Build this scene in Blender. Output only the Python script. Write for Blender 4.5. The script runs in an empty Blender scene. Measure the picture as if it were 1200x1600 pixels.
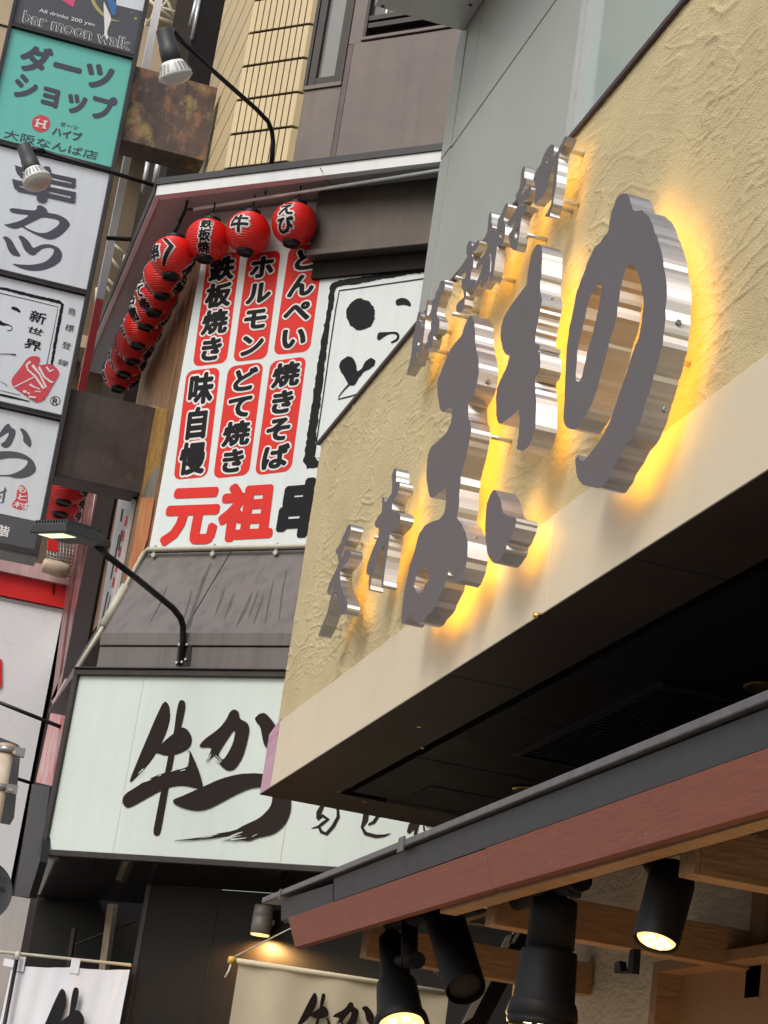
import bpy, bmesh, math, random
from mathutils import Vector, Matrix, noise
random.seed(7)
V = Vector
SC = bpy.context.scene
COL = SC.collection

# ------------------------------------------------------------------ camera
F_PX, CZ = 3190.0, 1.6                       # focal length in photo pixels (1200x1600), eye height
ROLL = math.atan(.1445); PITCH = math.atan(1057/F_PX); YAW = math.radians(13.66)
fwd0 = V((math.sin(YAW), math.cos(YAW), 0))
FW = (fwd0*math.cos(PITCH)+V((0,0,1))*math.sin(PITCH)).normalized()
RT = V((math.cos(YAW), -math.sin(YAW), 0))
UPV = RT.cross(FW)
EYE = V((0,0,CZ))
cam = bpy.data.objects.new('camera', bpy.data.cameras.new('camera')); COL.objects.link(cam)
cx = RT*math.cos(ROLL)+UPV*math.sin(ROLL); cy = UPV*math.cos(ROLL)-RT*math.sin(ROLL)
cam.matrix_world = Matrix(((cx.x,cy.x,-FW.x,EYE.x),(cx.y,cy.y,-FW.y,EYE.y),(cx.z,cy.z,-FW.z,EYE.z),(0,0,0,1)))
cam.data.sensor_fit = 'VERTICAL'; cam.data.sensor_height = 24.0
cam.data.lens = F_PX/1600*24.0; cam.data.clip_end = 2000; cam.data.clip_start = .05
SC.camera = cam

# ------------------------------------------------------------------ light
w = bpy.data.worlds.new('World'); SC.world = w; w.use_nodes = True
nt = w.node_tree; bg = nt.nodes['Background']
sky = nt.nodes.new('ShaderNodeTexSky'); sky.sky_type = 'NISHITA'; sky.sun_disc = False
SUN_EL, SUN_AZ = math.radians(48), math.radians(-128)      # azimuth clockwise from +Y
sky.sun_elevation = SUN_EL; sky.sun_rotation = SUN_AZ
sky.air_density = 1.6; sky.dust_density = 4.0; sky.ozone_density = 1.0
nt.links.new(sky.outputs[0], bg.inputs[0]); bg.inputs[1].default_value = .138
sl = bpy.data.lights.new('sun', 'SUN'); sl.energy = .8; sl.angle = math.radians(22); sl.color = (1, .995, .985)
so = bpy.data.objects.new('sun', sl); COL.objects.link(so)
sdir = V((math.sin(SUN_AZ)*math.cos(SUN_EL), math.cos(SUN_AZ)*math.cos(SUN_EL), math.sin(SUN_EL)))
so.rotation_euler = sdir.to_track_quat('Z','Y').to_euler(); so.location = (-6,-4,20)
SC.view_settings.view_transform = 'Standard'; SC.view_settings.look = 'None'
SC.view_settings.exposure = 0.33; SC.view_settings.gamma = 1.0
SC.cycles.max_bounces = 8; SC.cycles.sample_clamp_indirect = 4.0; SC.cycles.caustics_reflective = True

# ------------------------------------------------------------------ survey: photo pixel -> point on a wall plane
def ray(px, py):
    dx, dy = px-600, py-800
    return FW*F_PX + cx*dx - cy*dy
class Plane:
    def __init__(s, p, n): s.p = V(p); s.n = V(n).normalized()
    def __call__(s, px, py):
        d = ray(px, py); return EYE + d*((s.p-EYE).dot(s.n)/d.dot(s.n))
    def off(s, d): return Plane(s.p+s.n*d, s.n)
def PX(x): return Plane((x,0,0),(-1,0,0))
def PY(y): return Plane((0,y,0),(0,-1,0))
def PZ(z): return Plane((0,0,z),(0,0,-1))
def depth(P): return (V(P)-EYE).dot(FW)
def metres(px, P): return px*depth(P)/F_PX

ANG = math.radians(47.1)
T = V((-math.sin(ANG), math.cos(ANG), 0))       # along the chamfered corner, to the left
N = V((-math.cos(ANG), -math.sin(ANG), 0))      # out of the chamfer, towards the crossing
Z = V((0,0,1))
GYU = Plane((2.153,12.535,3.4), N)              # lower signboard
MEN = GYU.off(-.45)                             # wall with the tall menu signboard
EAV = MEN.off(.35)                              # front edge of the little canopy
XB, XS, XP, XA = 1.68, 2.011, 2.44, 1.74        # side face of corner building, stucco sign, grey building, awning
def ch(al, out, z):                             # point on the chamfer: along, outwards, height
    q = MEN.p + T*al + N*out; return V((q.x,q.y,z))

# ------------------------------------------------------------------ mesh helpers
class MB:
    def __init__(s): s.v = []; s.f = []; s.sm = []
    def face(s, pts, smooth=False):
        i = len(s.v); s.v += [V(p) for p in pts]; s.f.append(tuple(range(i, i+len(pts)))); s.sm.append(smooth); return s
    def grid(s, rows, smooth=False, closed=False):
        i = len(s.v); n = len(rows[0])
        for r in rows: s.v += [V(p) for p in r]
        for a in range(len(rows)-1):
            for b in range(n if closed else n-1):
                c = (b+1) % n
                s.f.append((i+a*n+b, i+a*n+c, i+(a+1)*n+c, i+(a+1)*n+b)); s.sm.append(smooth)
        return s
    def hexa(s, a, b):                          # two matching quads -> closed solid
        i = len(s.v); s.v += [V(p) for p in a]+[V(p) for p in b]
        for f in ((3,2,1,0),(4,5,6,7),(0,1,5,4),(1,2,6,5),(2,3,7,6),(3,0,4,7)):
            s.f.append(tuple(i+k for k in f)); s.sm.append(False)
        return s
    def box(s, x0,x1,y0,y1,z0,z1):
        return s.hexa([(x0,y0,z0),(x1,y0,z0),(x1,y1,z0),(x0,y1,z0)], [(x0,y0,z1),(x1,y0,z1),(x1,y1,z1),(x0,y1,z1)])
    def slab(s, quad, thick):                   # quad facing viewer, thickness vector
        t = V(thick); return s.hexa(quad, [V(p)+t for p in quad])
    def prism(s, poly, vec):
        vec = V(vec); n = len(poly); i = len(s.v)
        s.v += [V(p) for p in poly]+[V(p)+vec for p in poly]
        s.f.append(tuple(range(i,i+n))); s.f.append(tuple(range(i+2*n-1,i+n-1,-1))); s.sm += [False,False]
        for k in range(n):
            j = (k+1)%n; s.f.append((i+k,i+n+k,i+n+j,i+j)); s.sm.append(False)
        return s
    def tube(s, pts, r, n=10, smooth=True, caps=True):
        pts = [V(p) for p in pts]; rows = []; prev = None
        for k, p in enumerate(pts):
            d = (pts[min(k+1,len(pts)-1)]-pts[max(k-1,0)]).normalized()
            if prev is None: u = d.cross(V((.3,.2,1)) if abs(d.z)<.9 else V((1,.2,.1))).normalized()
            else: u = (prev-d*prev.dot(d)).normalized()
            prev = u; v = d.cross(u); rr = r[k] if isinstance(r,(list,tuple)) else r
            rows.append([p+(u*math.cos(2*math.pi*a/n)+v*math.sin(2*math.pi*a/n))*rr for a in range(n)])
        s.grid(rows, smooth, True)
        if caps: s.face(rows[0][::-1]); s.face(rows[-1])
        return s
    def lathe(s, base, axis, prof, n=28, smooth=True, cap0=True, cap1=True):
        base = V(base); d = V(axis).normalized()
        u = d.cross(V((.31,.2,1)) if abs(d.z)<.9 else V((1,.2,.1))).normalized(); v = d.cross(u)
        rows = [[base+d*t+(u*math.cos(2*math.pi*a/n)+v*math.sin(2*math.pi*a/n))*r for a in range(n)] for t,r in prof]
        s.grid(rows, smooth, True)
        if cap0: s.face(rows[0][::-1])
        if cap1: s.face(rows[-1])
        return s
    def add(s, verts, faces, fn):
        i = len(s.v); s.v += [fn(p) for p in verts]
        for f in faces: s.f.append(tuple(i+k for k in f)); s.sm.append(False)
        return s
def link(o):
    COL.objects.link(o); return o
def tag(o, label=None, cat=None, group=None, kind=None):
    if label: o['label'] = label
    if cat: o['category'] = cat
    if group: o['group'] = group
    if kind: o['kind'] = kind
    return o
def mesh_from(name, mb, mat, origin=V((0,0,0)), fixn=True):
    me = bpy.data.meshes.new(name)
    me.from_pydata([tuple(p-origin) for p in mb.v], [], mb.f); me.validate()
    if len(mb.sm) == len(me.polygons):
        me.polygons.foreach_set('use_smooth', mb.sm)
    if fixn and len(mb.f) < 60000:
        bm = bmesh.new(); bm.from_mesh(me)
        if any(mb.sm): bmesh.ops.remove_doubles(bm, verts=bm.verts, dist=1e-6)
        bmesh.ops.recalc_face_normals(bm, faces=bm.faces); bm.to_mesh(me); bm.free()
    me.materials.append(mat); return me
def obj(name, mb, mat, parent=None, label=None, cat=None, group=None, kind=None, bevel=0, fixn=True):
    if parent is None:
        lo = [min(p[k] for p in mb.v) for k in range(3)]; hi = [max(p[k] for p in mb.v) for k in range(3)]
        org = V(((lo[0]+hi[0])/2, (lo[1]+hi[1])/2, lo[2]))
    else:
        org = V(parent['_o'])
    o = link(bpy.data.objects.new(name, mesh_from(name, mb, mat, org, fixn)))
    if parent is None: o.location = org
    else: o.parent = parent
    o['_o'] = tuple(org)
    if bevel:
        m = o.modifiers.new('bevel','BEVEL'); m.width = bevel; m.segments = 2; m.limit_method = 'ANGLE'; m.angle_limit = .6
    return tag(o, label, cat, group, kind)
def thing(name, loc, label, cat, group=None):
    o = link(bpy.data.objects.new(name, None)); o.location = V(loc); o['_o'] = tuple(V(loc)); o.empty_display_size = .1
    return tag(o, label, cat, group)

# ------------------------------------------------------------------ materials
def srgb(h):
    f = lambda c: c/12.92 if c <= .04045 else ((c+.055)/1.055)**2.4
    return tuple(f(int(h[i:i+2],16)/255) for i in (0,2,4))
def mat(name, col, rough=.6, metal=0., var=.12, scale=3., bump=0., bscale=60., stretch=(1,1,1), spec=.5, col2=None, streak=0., emit=None, estr=1., coat=0.):
    m = bpy.data.materials.new(name); m.use_nodes = True; t = m.node_tree; n = t.nodes; L = t.links.new
    b = n['Principled BSDF']; b.inputs['Roughness'].default_value = rough; b.inputs['Metallic'].default_value = metal
    b.inputs['Specular IOR Level'].default_value = spec; b.inputs['Coat Weight'].default_value = coat
    if isinstance(col, str): col = srgb(col)
    tc = n.new('ShaderNodeTexCoord'); geo = n.new('ShaderNodeNewGeometry')
    mp = n.new('ShaderNodeMapping'); mp.inputs['Scale'].default_value = stretch; L(geo.outputs['Position'], mp.inputs[0])
    nz = n.new('ShaderNodeTexNoise'); nz.inputs['Scale'].default_value = scale; nz.inputs['Detail'].default_value = 6; nz.inputs['Roughness'].default_value = .62
    L(mp.outputs[0], nz.inputs['Vector'])
    rp = n.new('ShaderNodeValToRGB')
    c2 = col2 if col2 else tuple(c*(1-var*1.6) for c in col)
    if isinstance(c2, str): c2 = srgb(c2)
    c1 = tuple(min(1,c*(1+var*.6)) for c in col) if not col2 else col
    rp.color_ramp.elements[0].position = .3; rp.color_ramp.elements[1].position = .7
    rp.color_ramp.elements[0].color = (*c2,1); rp.color_ramp.elements[1].color = (*c1,1)
    L(nz.outputs['Fac'], rp.inputs[0]); out = rp.outputs[0]
    if streak:                                  # rain streaks: vertical, a stain with its own shape
        ms = n.new('ShaderNodeMapping'); ms.inputs['Scale'].default_value = (14,14,.7); L(geo.outputs['Position'], ms.inputs[0])
        ns = n.new('ShaderNodeTexNoise'); ns.inputs['Scale'].default_value = 1.; ns.inputs['Detail'].default_value = 5; L(ms.outputs[0], ns.inputs['Vector'])
        rs = n.new('ShaderNodeValToRGB'); rs.color_ramp.elements[0].position = .45; rs.color_ramp.elements[1].position = .72
        L(ns.outputs['Fac'], rs.inputs[0])
        mx = n.new('ShaderNodeMix'); mx.data_type = 'RGBA'; mx.blend_type = 'MULTIPLY'; mx.inputs[7].default_value = (1-streak,1-streak,1-streak*.95,1)
        L(rs.outputs[0], mx.inputs[0]); L(out, mx.inputs[6]); out = mx.outputs[2]
    L(out, b.inputs['Base Color'])
    rr = n.new('ShaderNodeMapRange'); rr.inputs[3].default_value = max(.02,rough-.12); rr.inputs[4].default_value = min(1,rough+.12)
    L(nz.outputs['Fac'], rr.inputs[0]); L(rr.outputs[0], b.inputs['Roughness'])
    if bump:
        n2 = n.new('ShaderNodeTexNoise'); n2.inputs['Scale'].default_value = bscale; n2.inputs['Detail'].default_value = 4; L(mp.outputs[0], n2.inputs['Vector'])
        bp = n.new('ShaderNodeBump'); bp.inputs['Strength'].default_value = bump; bp.inputs['Distance'].default_value = .01
        L(n2.outputs['Fac'], bp.inputs['Height']); L(bp.outputs[0], b.inputs['Normal'])
    if emit:
        b.inputs['Emission Color'].default_value = (*emit,1); b.inputs['Emission Strength'].default_value = estr
    return m
M = dict(
 stucco = mat('stucco_cream', (.63,.53,.315), .92, var=.10, scale=2.2, bump=.7, bscale=210, spec=.2),
 cream = mat('cream_panel', (.69,.595,.435), .42, var=.04, scale=.8, streak=.03),
 soffit = mat('dark_bronze_soffit', (.060,.038,.024), .5, var=.15, scale=3, bump=.05, bscale=200, spec=.2),
 soffit2 = mat('black_soffit_panel', (.008,.007,.006), .5, var=.2, scale=4, spec=.15),
 mag = mat('pink_reflective_trim', (.55,.38,.45), .3, var=.3, scale=3.3, stretch=(.2,.2,3), col2=(.42,.10,.26)),
 alu = mat('grey_green_aluminium', (.42,.44,.405), .4, metal=.15, var=.04, scale=1.1, streak=.03),
 alub = mat('bright_aluminium', (.62,.64,.63), .35, metal=.4, var=.05),
 glass = mat('grey_green_spandrel_glass', (.33,.42,.41), .12, var=.05, scale=.8, spec=.6),
 face = mat('letter_face', (.118,.100,.106), .42, var=.06, scale=2.5, spec=.45),
 steel = mat('brushed_steel', (.74,.735,.73), .50, metal=1., var=.06, scale=14, stretch=(.25,5,5)),
 pin = mat('standoff_pin', (.75,.70,.60), .35, metal=.6),
 led = mat('halo_led', (1,.8,.5), .5, emit=(1,.53,.09), estr=2.5),
 trim = mat('dark_red_brown_trim', (.06,.032,.034), .5),
 black = mat('black_metal', (.011,.011,.013), .42, var=.2, scale=6, spec=.35),
 blackm = mat('matt_black_paint', (.008,.008,.009), .6, var=.25, scale=8, bump=.05, spec=.25),
 char = mat('charcoal_metal', (.035,.037,.042), .5, var=.2, scale=5, streak=.15),
 flash = mat('grey_metal_flashing', (.17,.16,.17), .4, metal=.5, var=.25, scale=14),
 red = mat('red_brown_wood_grain_board', (.205,.070,.047), .6, var=.18, scale=9, stretch=(6,1.2,30), bump=.16, bscale=16, spec=.2),
 wood = mat('stained_wood_beam', (.42,.235,.11), .55, var=.3, scale=9, stretch=(1.2,20,20), bump=.1, bscale=20),
 woodl = mat('pale_cut_wood', (.42,.25,.12), .6, var=.25, scale=14, stretch=(3,8,3), bump=.1),
 plas = mat('awning_plaster', (.80,.68,.50), .9, var=.12, scale=3, bump=.7, bscale=22, stretch=(1,1,2.2)),
 panel = mat('white_sign_face', (.70,.77,.79), .38, var=.02, scale=.8, streak=.06),
 panelw = mat('white_lightbox_face', (.70,.76,.84), .3, var=.04, scale=.9, streak=.07),
 gyup = mat('pale_green_white_sign_face', (.62,.705,.69), .35, var=.03, scale=.9, streak=.05),
 ink = mat('black_sign_ink', (.013,.013,.016), .6, var=.1, spec=.15),
 inkb = mat('brown_black_brush_ink', (.022,.014,.013), .6, var=.1, spec=.15),
 inkg = mat('slate_sign_ink', (.085,.09,.125), .6, var=.06, spec=.2),
 redink = mat('red_sign_vinyl', (.70,.026,.018), .45, var=.05, spec=.25),
 seal = mat('crimson_seal_ink', (.68,.06,.09), .4, var=.06),
 white = mat('white_sign_vinyl', (.80,.80,.80), .45, var=.03),
 teal = mat('teal_lightbox_face', (.15,.56,.49), .3, var=.03, scale=.8, streak=.04),
 darkp = mat('slate_lightbox_face', (.085,.085,.10), .35, var=.06),
 frame = mat('dark_bronze_frame', (.045,.038,.038), .42, metal=.3, var=.25, scale=5, streak=.2),
 steelf = mat('weathered_steel_frame', (.16,.15,.14), .4, metal=.5, var=.35, scale=6, streak=.3),
 tile = mat('cream_wall_tile', (.66,.53,.31), .35, var=.06, scale=1.6),
 grout = mat('dark_grout', (.02,.016,.013), .95, spec=.1),
 brown = mat('brown_grey_metal_panel', (.185,.150,.135), .5, metal=.15, var=.2, scale=1.9, col2=(.115,.098,.098), streak=.12),
 brownw2 = mat('weathered_apron_metal', (.160,.143,.138), .5, metal=.1, var=.25, scale=.9, col2=(.132,.116,.113), streak=.28),
 bronze = mat('dark_bronze_panel', (.12,.095,.078), .45, metal=.25, var=.2, scale=2.2, col2=(.075,.063,.058), streak=.2),
 wing = mat('dull_window_glass', (.22,.235,.22), .12, var=.12, scale=1.2, spec=.7),
 wing2 = mat('dark_window_glass', (.10,.085,.085), .08, var=.35, scale=1.5, spec=.9),
 fasc = mat('white_fascia', (.74,.77,.79), .4, var=.03, streak=.06),
 soffw = mat('cooled_grey_soffit', (.43,.475,.47), .6, var=.05, scale=1.5),  # colour cooled towards green to offset red light bounced off the lanterns
 lan = mat('red_lantern_vinyl', (.78,.018,.014), .38, var=.05, scale=4),
 lanp = mat('lantern_letter_white', (.74,.74,.74), .5),
 conduit = mat('cream_conduit', (.50,.48,.39), .45, var=.1),
 lampw = mat('white_lamp_rim', (.82,.82,.80), .35),
 lens = mat('frosted_lamp_lens', (.72,.71,.64), .25),
 whitec = mat('white_cloth', (.74,.75,.82), .9, var=.04, bump=.1, bscale=300),
 creamc = mat('cream_cloth', (.70,.62,.46), .9, var=.05, bump=.1, bscale=300),
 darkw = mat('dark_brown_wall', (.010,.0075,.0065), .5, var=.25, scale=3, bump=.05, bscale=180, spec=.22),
 gloss = mat('glossy_black_panel', (.018,.016,.015), .07, var=.2, scale=2, spec=.8, bump=.03, bscale=3),
 navy = mat('blue_black_panel', (.012,.014,.019), .5, var=.25, scale=6, stretch=(1,4,.5), spec=.25),
 wallw = mat('white_painted_wall', (.62,.61,.60), .7, var=.06, scale=2, streak=.12),
 storew = mat('white_glossy_store_panel', (.84,.86,.92), .3, var=.02),
 storer = mat('red_store_band', (.72,.03,.03), .35, var=.05),
 pink = mat('faded_pink_panel', (.60,.42,.43), .5, var=.2, scale=2.5, streak=.2),
 redframe = mat('dull_red_window_frame', (.25,.10,.10), .35, var=.35, scale=5, stretch=(1,1,.3)),
 graf = mat('pink_mottled_wall', (.62,.55,.54), .6, scale=5, stretch=(3,1,.7), col2=(.55,.12,.14)),
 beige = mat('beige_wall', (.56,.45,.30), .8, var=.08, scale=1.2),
 brownw = mat('brown_wall', (.16,.12,.075), .8, var=.15),  # dull brown wall colour with slight random variation
 dark = mat('dark_slate_cladding', (.022,.017,.016), .7, var=.2, spec=.15),
 rail = mat('cream_railing_paint', (.66,.62,.48), .5),
 galv = mat('galvanised_steel', (.36,.37,.38), .38, metal=.7, var=.25, scale=12),
 pole = mat('weathered_cream_pole', (.58,.54,.46), .5, var=.25, scale=9, col2=(.40,.24,.12)),
 signb = mat('grey_sign_back', (.09,.10,.12), .45, var=.15, scale=6),
 ground = mat('asphalt', (.055,.055,.055), .9, var=.25, scale=8, bump=.4, bscale=90),
 pave = mat('street_paving', (.16,.15,.14), .85, var=.15, scale=2),
 gold = mat('gold_reflector', (.75,.48,.14), .22, metal=1., var=.1),
 warmled = mat('warm_lamp_lens', (1,.8,.5), .4, emit=(1,.58,.19), estr=1.6),
 warmdot = mat('warm_led_dot', (1,.9,.7), .4, emit=(1,.80,.42), estr=4.),
 coolled = mat('floodlight_led_panel', (.9,1,.7), .4, emit=(.86,.95,.62), estr=.85),
 brass = mat('yellow_finial', (.75,.45,.08), .4),
  goldglow = mat('painted_gold_glow_plaster', (.80,.52,.14), .85, var=.15, scale=3),  # warm lamplight on the end wall, painted in as base colour
 grime = mat('dark_drip_grime', (.092,.081,.079), .7, var=.3, scale=9),
 floor = mat('pale_wood_floor', (.42,.33,.22), .5, var=.15),
 grey = mat('warm_grey_lamp_paint', (.30,.29,.28), .45, metal=.2),
 cord = mat('pale_cord', (.62,.58,.5), .8),
)
def brushed(m):                                    # brushed along the strip: reflections spread across its width
    n = m.node_tree.nodes; b = n['Principled BSDF']; b.inputs['Anisotropic'].default_value = .96
    c = n.new('ShaderNodeCombineXYZ'); c.inputs[0].default_value = 1.; m.node_tree.links.new(c.outputs[0], b.inputs['Tangent'])
brushed(M['steel'])
def rust_mat(name, patches):
    m = mat(name, (.115,.085,.075) if patches else (.07,.052,.048), .55, metal=.3, var=.3, scale=2.5, streak=.35); t = m.node_tree; n = t.nodes; L = t.links.new
    b = n['Principled BSDF']; src = b.inputs['Base Color'].links[0].from_socket
    geo = n.new('ShaderNodeNewGeometry'); nz = n.new('ShaderNodeTexNoise'); nz.inputs['Scale'].default_value = 4.2; nz.inputs['Detail'].default_value = 9; nz.inputs['Roughness'].default_value = .7
    mp = n.new('ShaderNodeMapping'); mp.inputs['Scale'].default_value = (1.3,1,.9); L(geo.outputs['Position'], mp.inputs[0]); L(mp.outputs[0], nz.inputs['Vector'])
    r = n.new('ShaderNodeValToRGB'); e = r.color_ramp.elements; e[0].position = .50 if patches else .60; e[0].color = (0,0,0,1); e[1].position = .60 if patches else .78; e[1].color = (1,1,1,1)
    L(nz.outputs['Fac'], r.inputs[0])
    nz2 = n.new('ShaderNodeTexNoise'); nz2.inputs['Scale'].default_value = 7; nz2.inputs['Detail'].default_value = 5; L(geo.outputs['Position'], nz2.inputs['Vector'])
    c = n.new('ShaderNodeValToRGB'); q = c.color_ramp.elements; q[0].position = .38; q[0].color = (.48,.19,.09,1); q[1].position = .62; q[1].color = (.50,.40,.14,1)
    k = q.new(.5); k.color = (.42,.20,.09,1)
    L(nz2.outputs['Fac'], c.inputs[0])
    mul = n.new('ShaderNodeMath'); mul.operation = 'MULTIPLY'; mul.inputs[1].default_value = .48 if patches else .3; L(r.outputs[0], mul.inputs[0])
    mx = n.new('ShaderNodeMix'); mx.data_type = 'RGBA'; L(mul.outputs[0], mx.inputs[0]); L(src, mx.inputs[6]); L(c.outputs[0], mx.inputs[7]); L(mx.outputs[2], b.inputs['Base Color'])
    return m
M['rust1'] = rust_mat('rusty_steel_heavy', True); M['rust2'] = rust_mat('rusty_steel_dark', False)
def food_mat(name, cols, sc, stretch):
    m = bpy.data.materials.new(name); m.use_nodes = True; t = m.node_tree; n = t.nodes; L = t.links.new
    b = n['Principled BSDF']; b.inputs['Roughness'].default_value = .4
    geo = n.new('ShaderNodeNewGeometry'); mp = n.new('ShaderNodeMapping'); mp.inputs['Scale'].default_value = stretch; L(geo.outputs['Position'], mp.inputs[0])
    nz = n.new('ShaderNodeTexNoise'); nz.inputs['Scale'].default_value = sc; nz.inputs['Detail'].default_value = 8; nz.inputs['Distortion'].default_value = .6; L(mp.outputs[0], nz.inputs['Vector'])
    r = n.new('ShaderNodeValToRGB'); e = r.color_ramp.elements
    e[0].position = .3; e[0].color = (*cols[0],1); e[1].position = .72; e[1].color = (*cols[-1],1)
    for i, c in enumerate(cols[1:-1]): k = e.new(.3+.42*(i+1)/(len(cols)-1)); k.color = (*c,1)
    L(nz.outputs['Fac'], r.inputs[0]); L(r.outputs[0], b.inputs['Base Color']); return m
M['fried'] = food_mat('fried_food_photo', [(.015,.010,.008),(.07,.035,.018),(.36,.19,.08),(.12,.06,.03),(.60,.48,.36)], 2.6, (1,10,.7))
M['crumb'] = food_mat('golden_crumb_photo', [(.22,.10,.02),(.42,.24,.06),(.55,.36,.12)], 26, (1,1,1))
M['noodle'] = food_mat('red_noodle_photo', [(.42,.05,.03),(.52,.12,.05),(.60,.34,.12),(.50,.08,.04)], 5, (1,5,.8))
M['bowl'] = food_mat('bowl_rim_photo', [(.10,.10,.09),(.22,.22,.19),(.40,.40,.36)], 2, (1,1,1))

# ------------------------------------------------------------------ writing
_tc = {}
def glyphs(s):
    if s not in _tc:
        cu = bpy.data.curves.new('t','FONT'); cu.body = s; cu.size = 1; cu.resolution_u = 3
        o = bpy.data.objects.new('t', cu); COL.objects.link(o); dg = bpy.context.evaluated_depsgraph_get(); dg.update()
        me = bpy.data.meshes.new_from_object(o.evaluated_get(dg))
        vs = [v.co.copy() for v in me.vertices]; fs = [tuple(p.vertices) for p in me.polygons]
        bpy.data.objects.remove(o); bpy.data.curves.remove(cu); bpy.data.meshes.remove(me)
        _tc[s] = (vs, fs)
    return _tc[s]
def write(mb, s, bl, br, tl, out, lift, rad=0., n=8, em=True, rx=1.):
    """one string laid on the parallelogram bl-br-tl; rad thickens the strokes (fraction of the cell)"""
    vs, fs = glyphs(s)
    if not vs: return
    bl, br, tl, out = V(bl), V(br), V(tl), V(out)
    ex, ey = br-bl, tl-bl
    if em: x0, x1, y0, y1 = 0., max(1., max(v.x for v in vs) if len(s)>1 else 1.), -.12, .88
    else:
        x0, x1 = min(v.x for v in vs), max(v.x for v in vs); y0, y1 = min(v.y for v in vs), max(v.y for v in vs)
    ry = rad; rxx = rad*rx
    if not em: rxx = rad*ey.length/ex.length*rx
    for k in range(n if rad else 1):
        ox = rxx*math.cos(2*math.pi*k/n) if rad else 0; oy = ry*math.sin(2*math.pi*k/n) if rad else 0
        l = lift + k*.00012
        mb.add(vs, fs, lambda p: bl + ex*((p.x-x0)/(x1-x0)+ox) + ey*((p.y-y0)/(y1-y0)+oy) + out*l)
def write_col(mb, chars, bl, br, tl, out, lift, rad=0., pad=.0, n=8, rx=1.):
    bl, br, tl = V(bl), V(br), V(tl); k = len(chars); ey = (tl-bl)/k; ex = br-bl
    for i, c in enumerate(chars):
        b = bl + ey*(k-1-i)
        write(mb, c, b+ex*pad+ey*pad, b+ex*(1-pad)+ey*pad, b+ex*pad+ey*(1-pad), out, lift, rad, n, rx=rx)
def chaikin(p, it=1):
    for _ in range(it):
        q = []
        for i in range(len(p)):
            a, b = V(p[i]), V(p[(i+1)%len(p)]); q += [a*.78+b*.22, a*.22+b*.78]
        p = q
    return p
def fill2d(loops):
    """even-odd fill of outline loops in 2-D -> verts, faces"""
    cu = bpy.data.curves.new('c','CURVE'); cu.dimensions = '2D'; cu.fill_mode = 'BOTH'
    for lp in loops:
        s = cu.splines.new('POLY'); s.points.add(len(lp)-1); s.use_cyclic_u = True
        for i, p in enumerate(lp): s.points[i].co = (p[0],p[1],0,1)
    o = bpy.data.objects.new('c', cu); COL.objects.link(o); dg = bpy.context.evaluated_depsgraph_get(); dg.update()
    me = bpy.data.meshes.new_from_object(o.evaluated_get(dg))
    vs = [v.co.copy() for v in me.vertices]; fs = [tuple(p.vertices) for p in me.polygons]
    bpy.data.objects.remove(o); bpy.data.curves.remove(cu); bpy.data.meshes.remove(me)
    return vs, fs
def zt(pts, ox, oy, s): return [(ox+x/s, oy+y/s) for x, y in pts]
def paint(mb, loops, plane, lift, smooth=1):
    """fill outlines surveyed in photo pixels onto a sign face"""
    lp = [[V((x,y)) for x,y in l] for l in loops]
    if smooth: lp = [chaikin(l, smooth) for l in lp]
    vs, fs = fill2d([[(p.x/100,-p.y/100) for p in l] for l in lp])
    mb.add(vs, fs, lambda p: plane(p.x*100,-p.y*100)+plane.n*lift)
def ribbon(pts, ws):
    pts = [V(p) for p in pts]; a = []; b = []
    if not isinstance(ws,(list,tuple)): ws = [ws]*len(pts)
    for i, p in enumerate(pts):
        d = (pts[min(i+1,len(pts)-1)]-pts[max(i-1,0)]).normalized(); q = V((-d.y,d.x))
        a.append(p+q*ws[i]/2); b.append(p-q*ws[i]/2)
    return [tuple(p) for p in a+b[::-1]]
def jag(pts, amp, step):
    out = []
    for i in range(len(pts)):
        a, b = V(pts[i]), V(pts[(i+1)%len(pts)]); d = b-a; k = max(1,int(d.length/step)); q = V((-d.y,d.x)).normalized() if d.length else V((0,0))
        for j in range(k):
            p = a+d*(j/k)+q*random.uniform(-amp,amp); out.append((p.x,p.y))
    return out

# ================================================================== GROUND
mb = MB(); mb.face([(-300,-300,0),(300,-300,0),(300,300,0),(-300,300,0)]); obj('ground', mb, M['ground'], kind='structure')
mb = MB(); mb.box(-7,1.45,-8,11.2,.004,.02); mb.box(-7,1.2,15,60,.004,.02); obj('street', mb, M['pave'], kind='structure')
mb = MB(); mb.box(1.46,3.74,-2,8.4,.004,.03); obj('shop_floor', mb, M['floor'], kind='structure')

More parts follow.
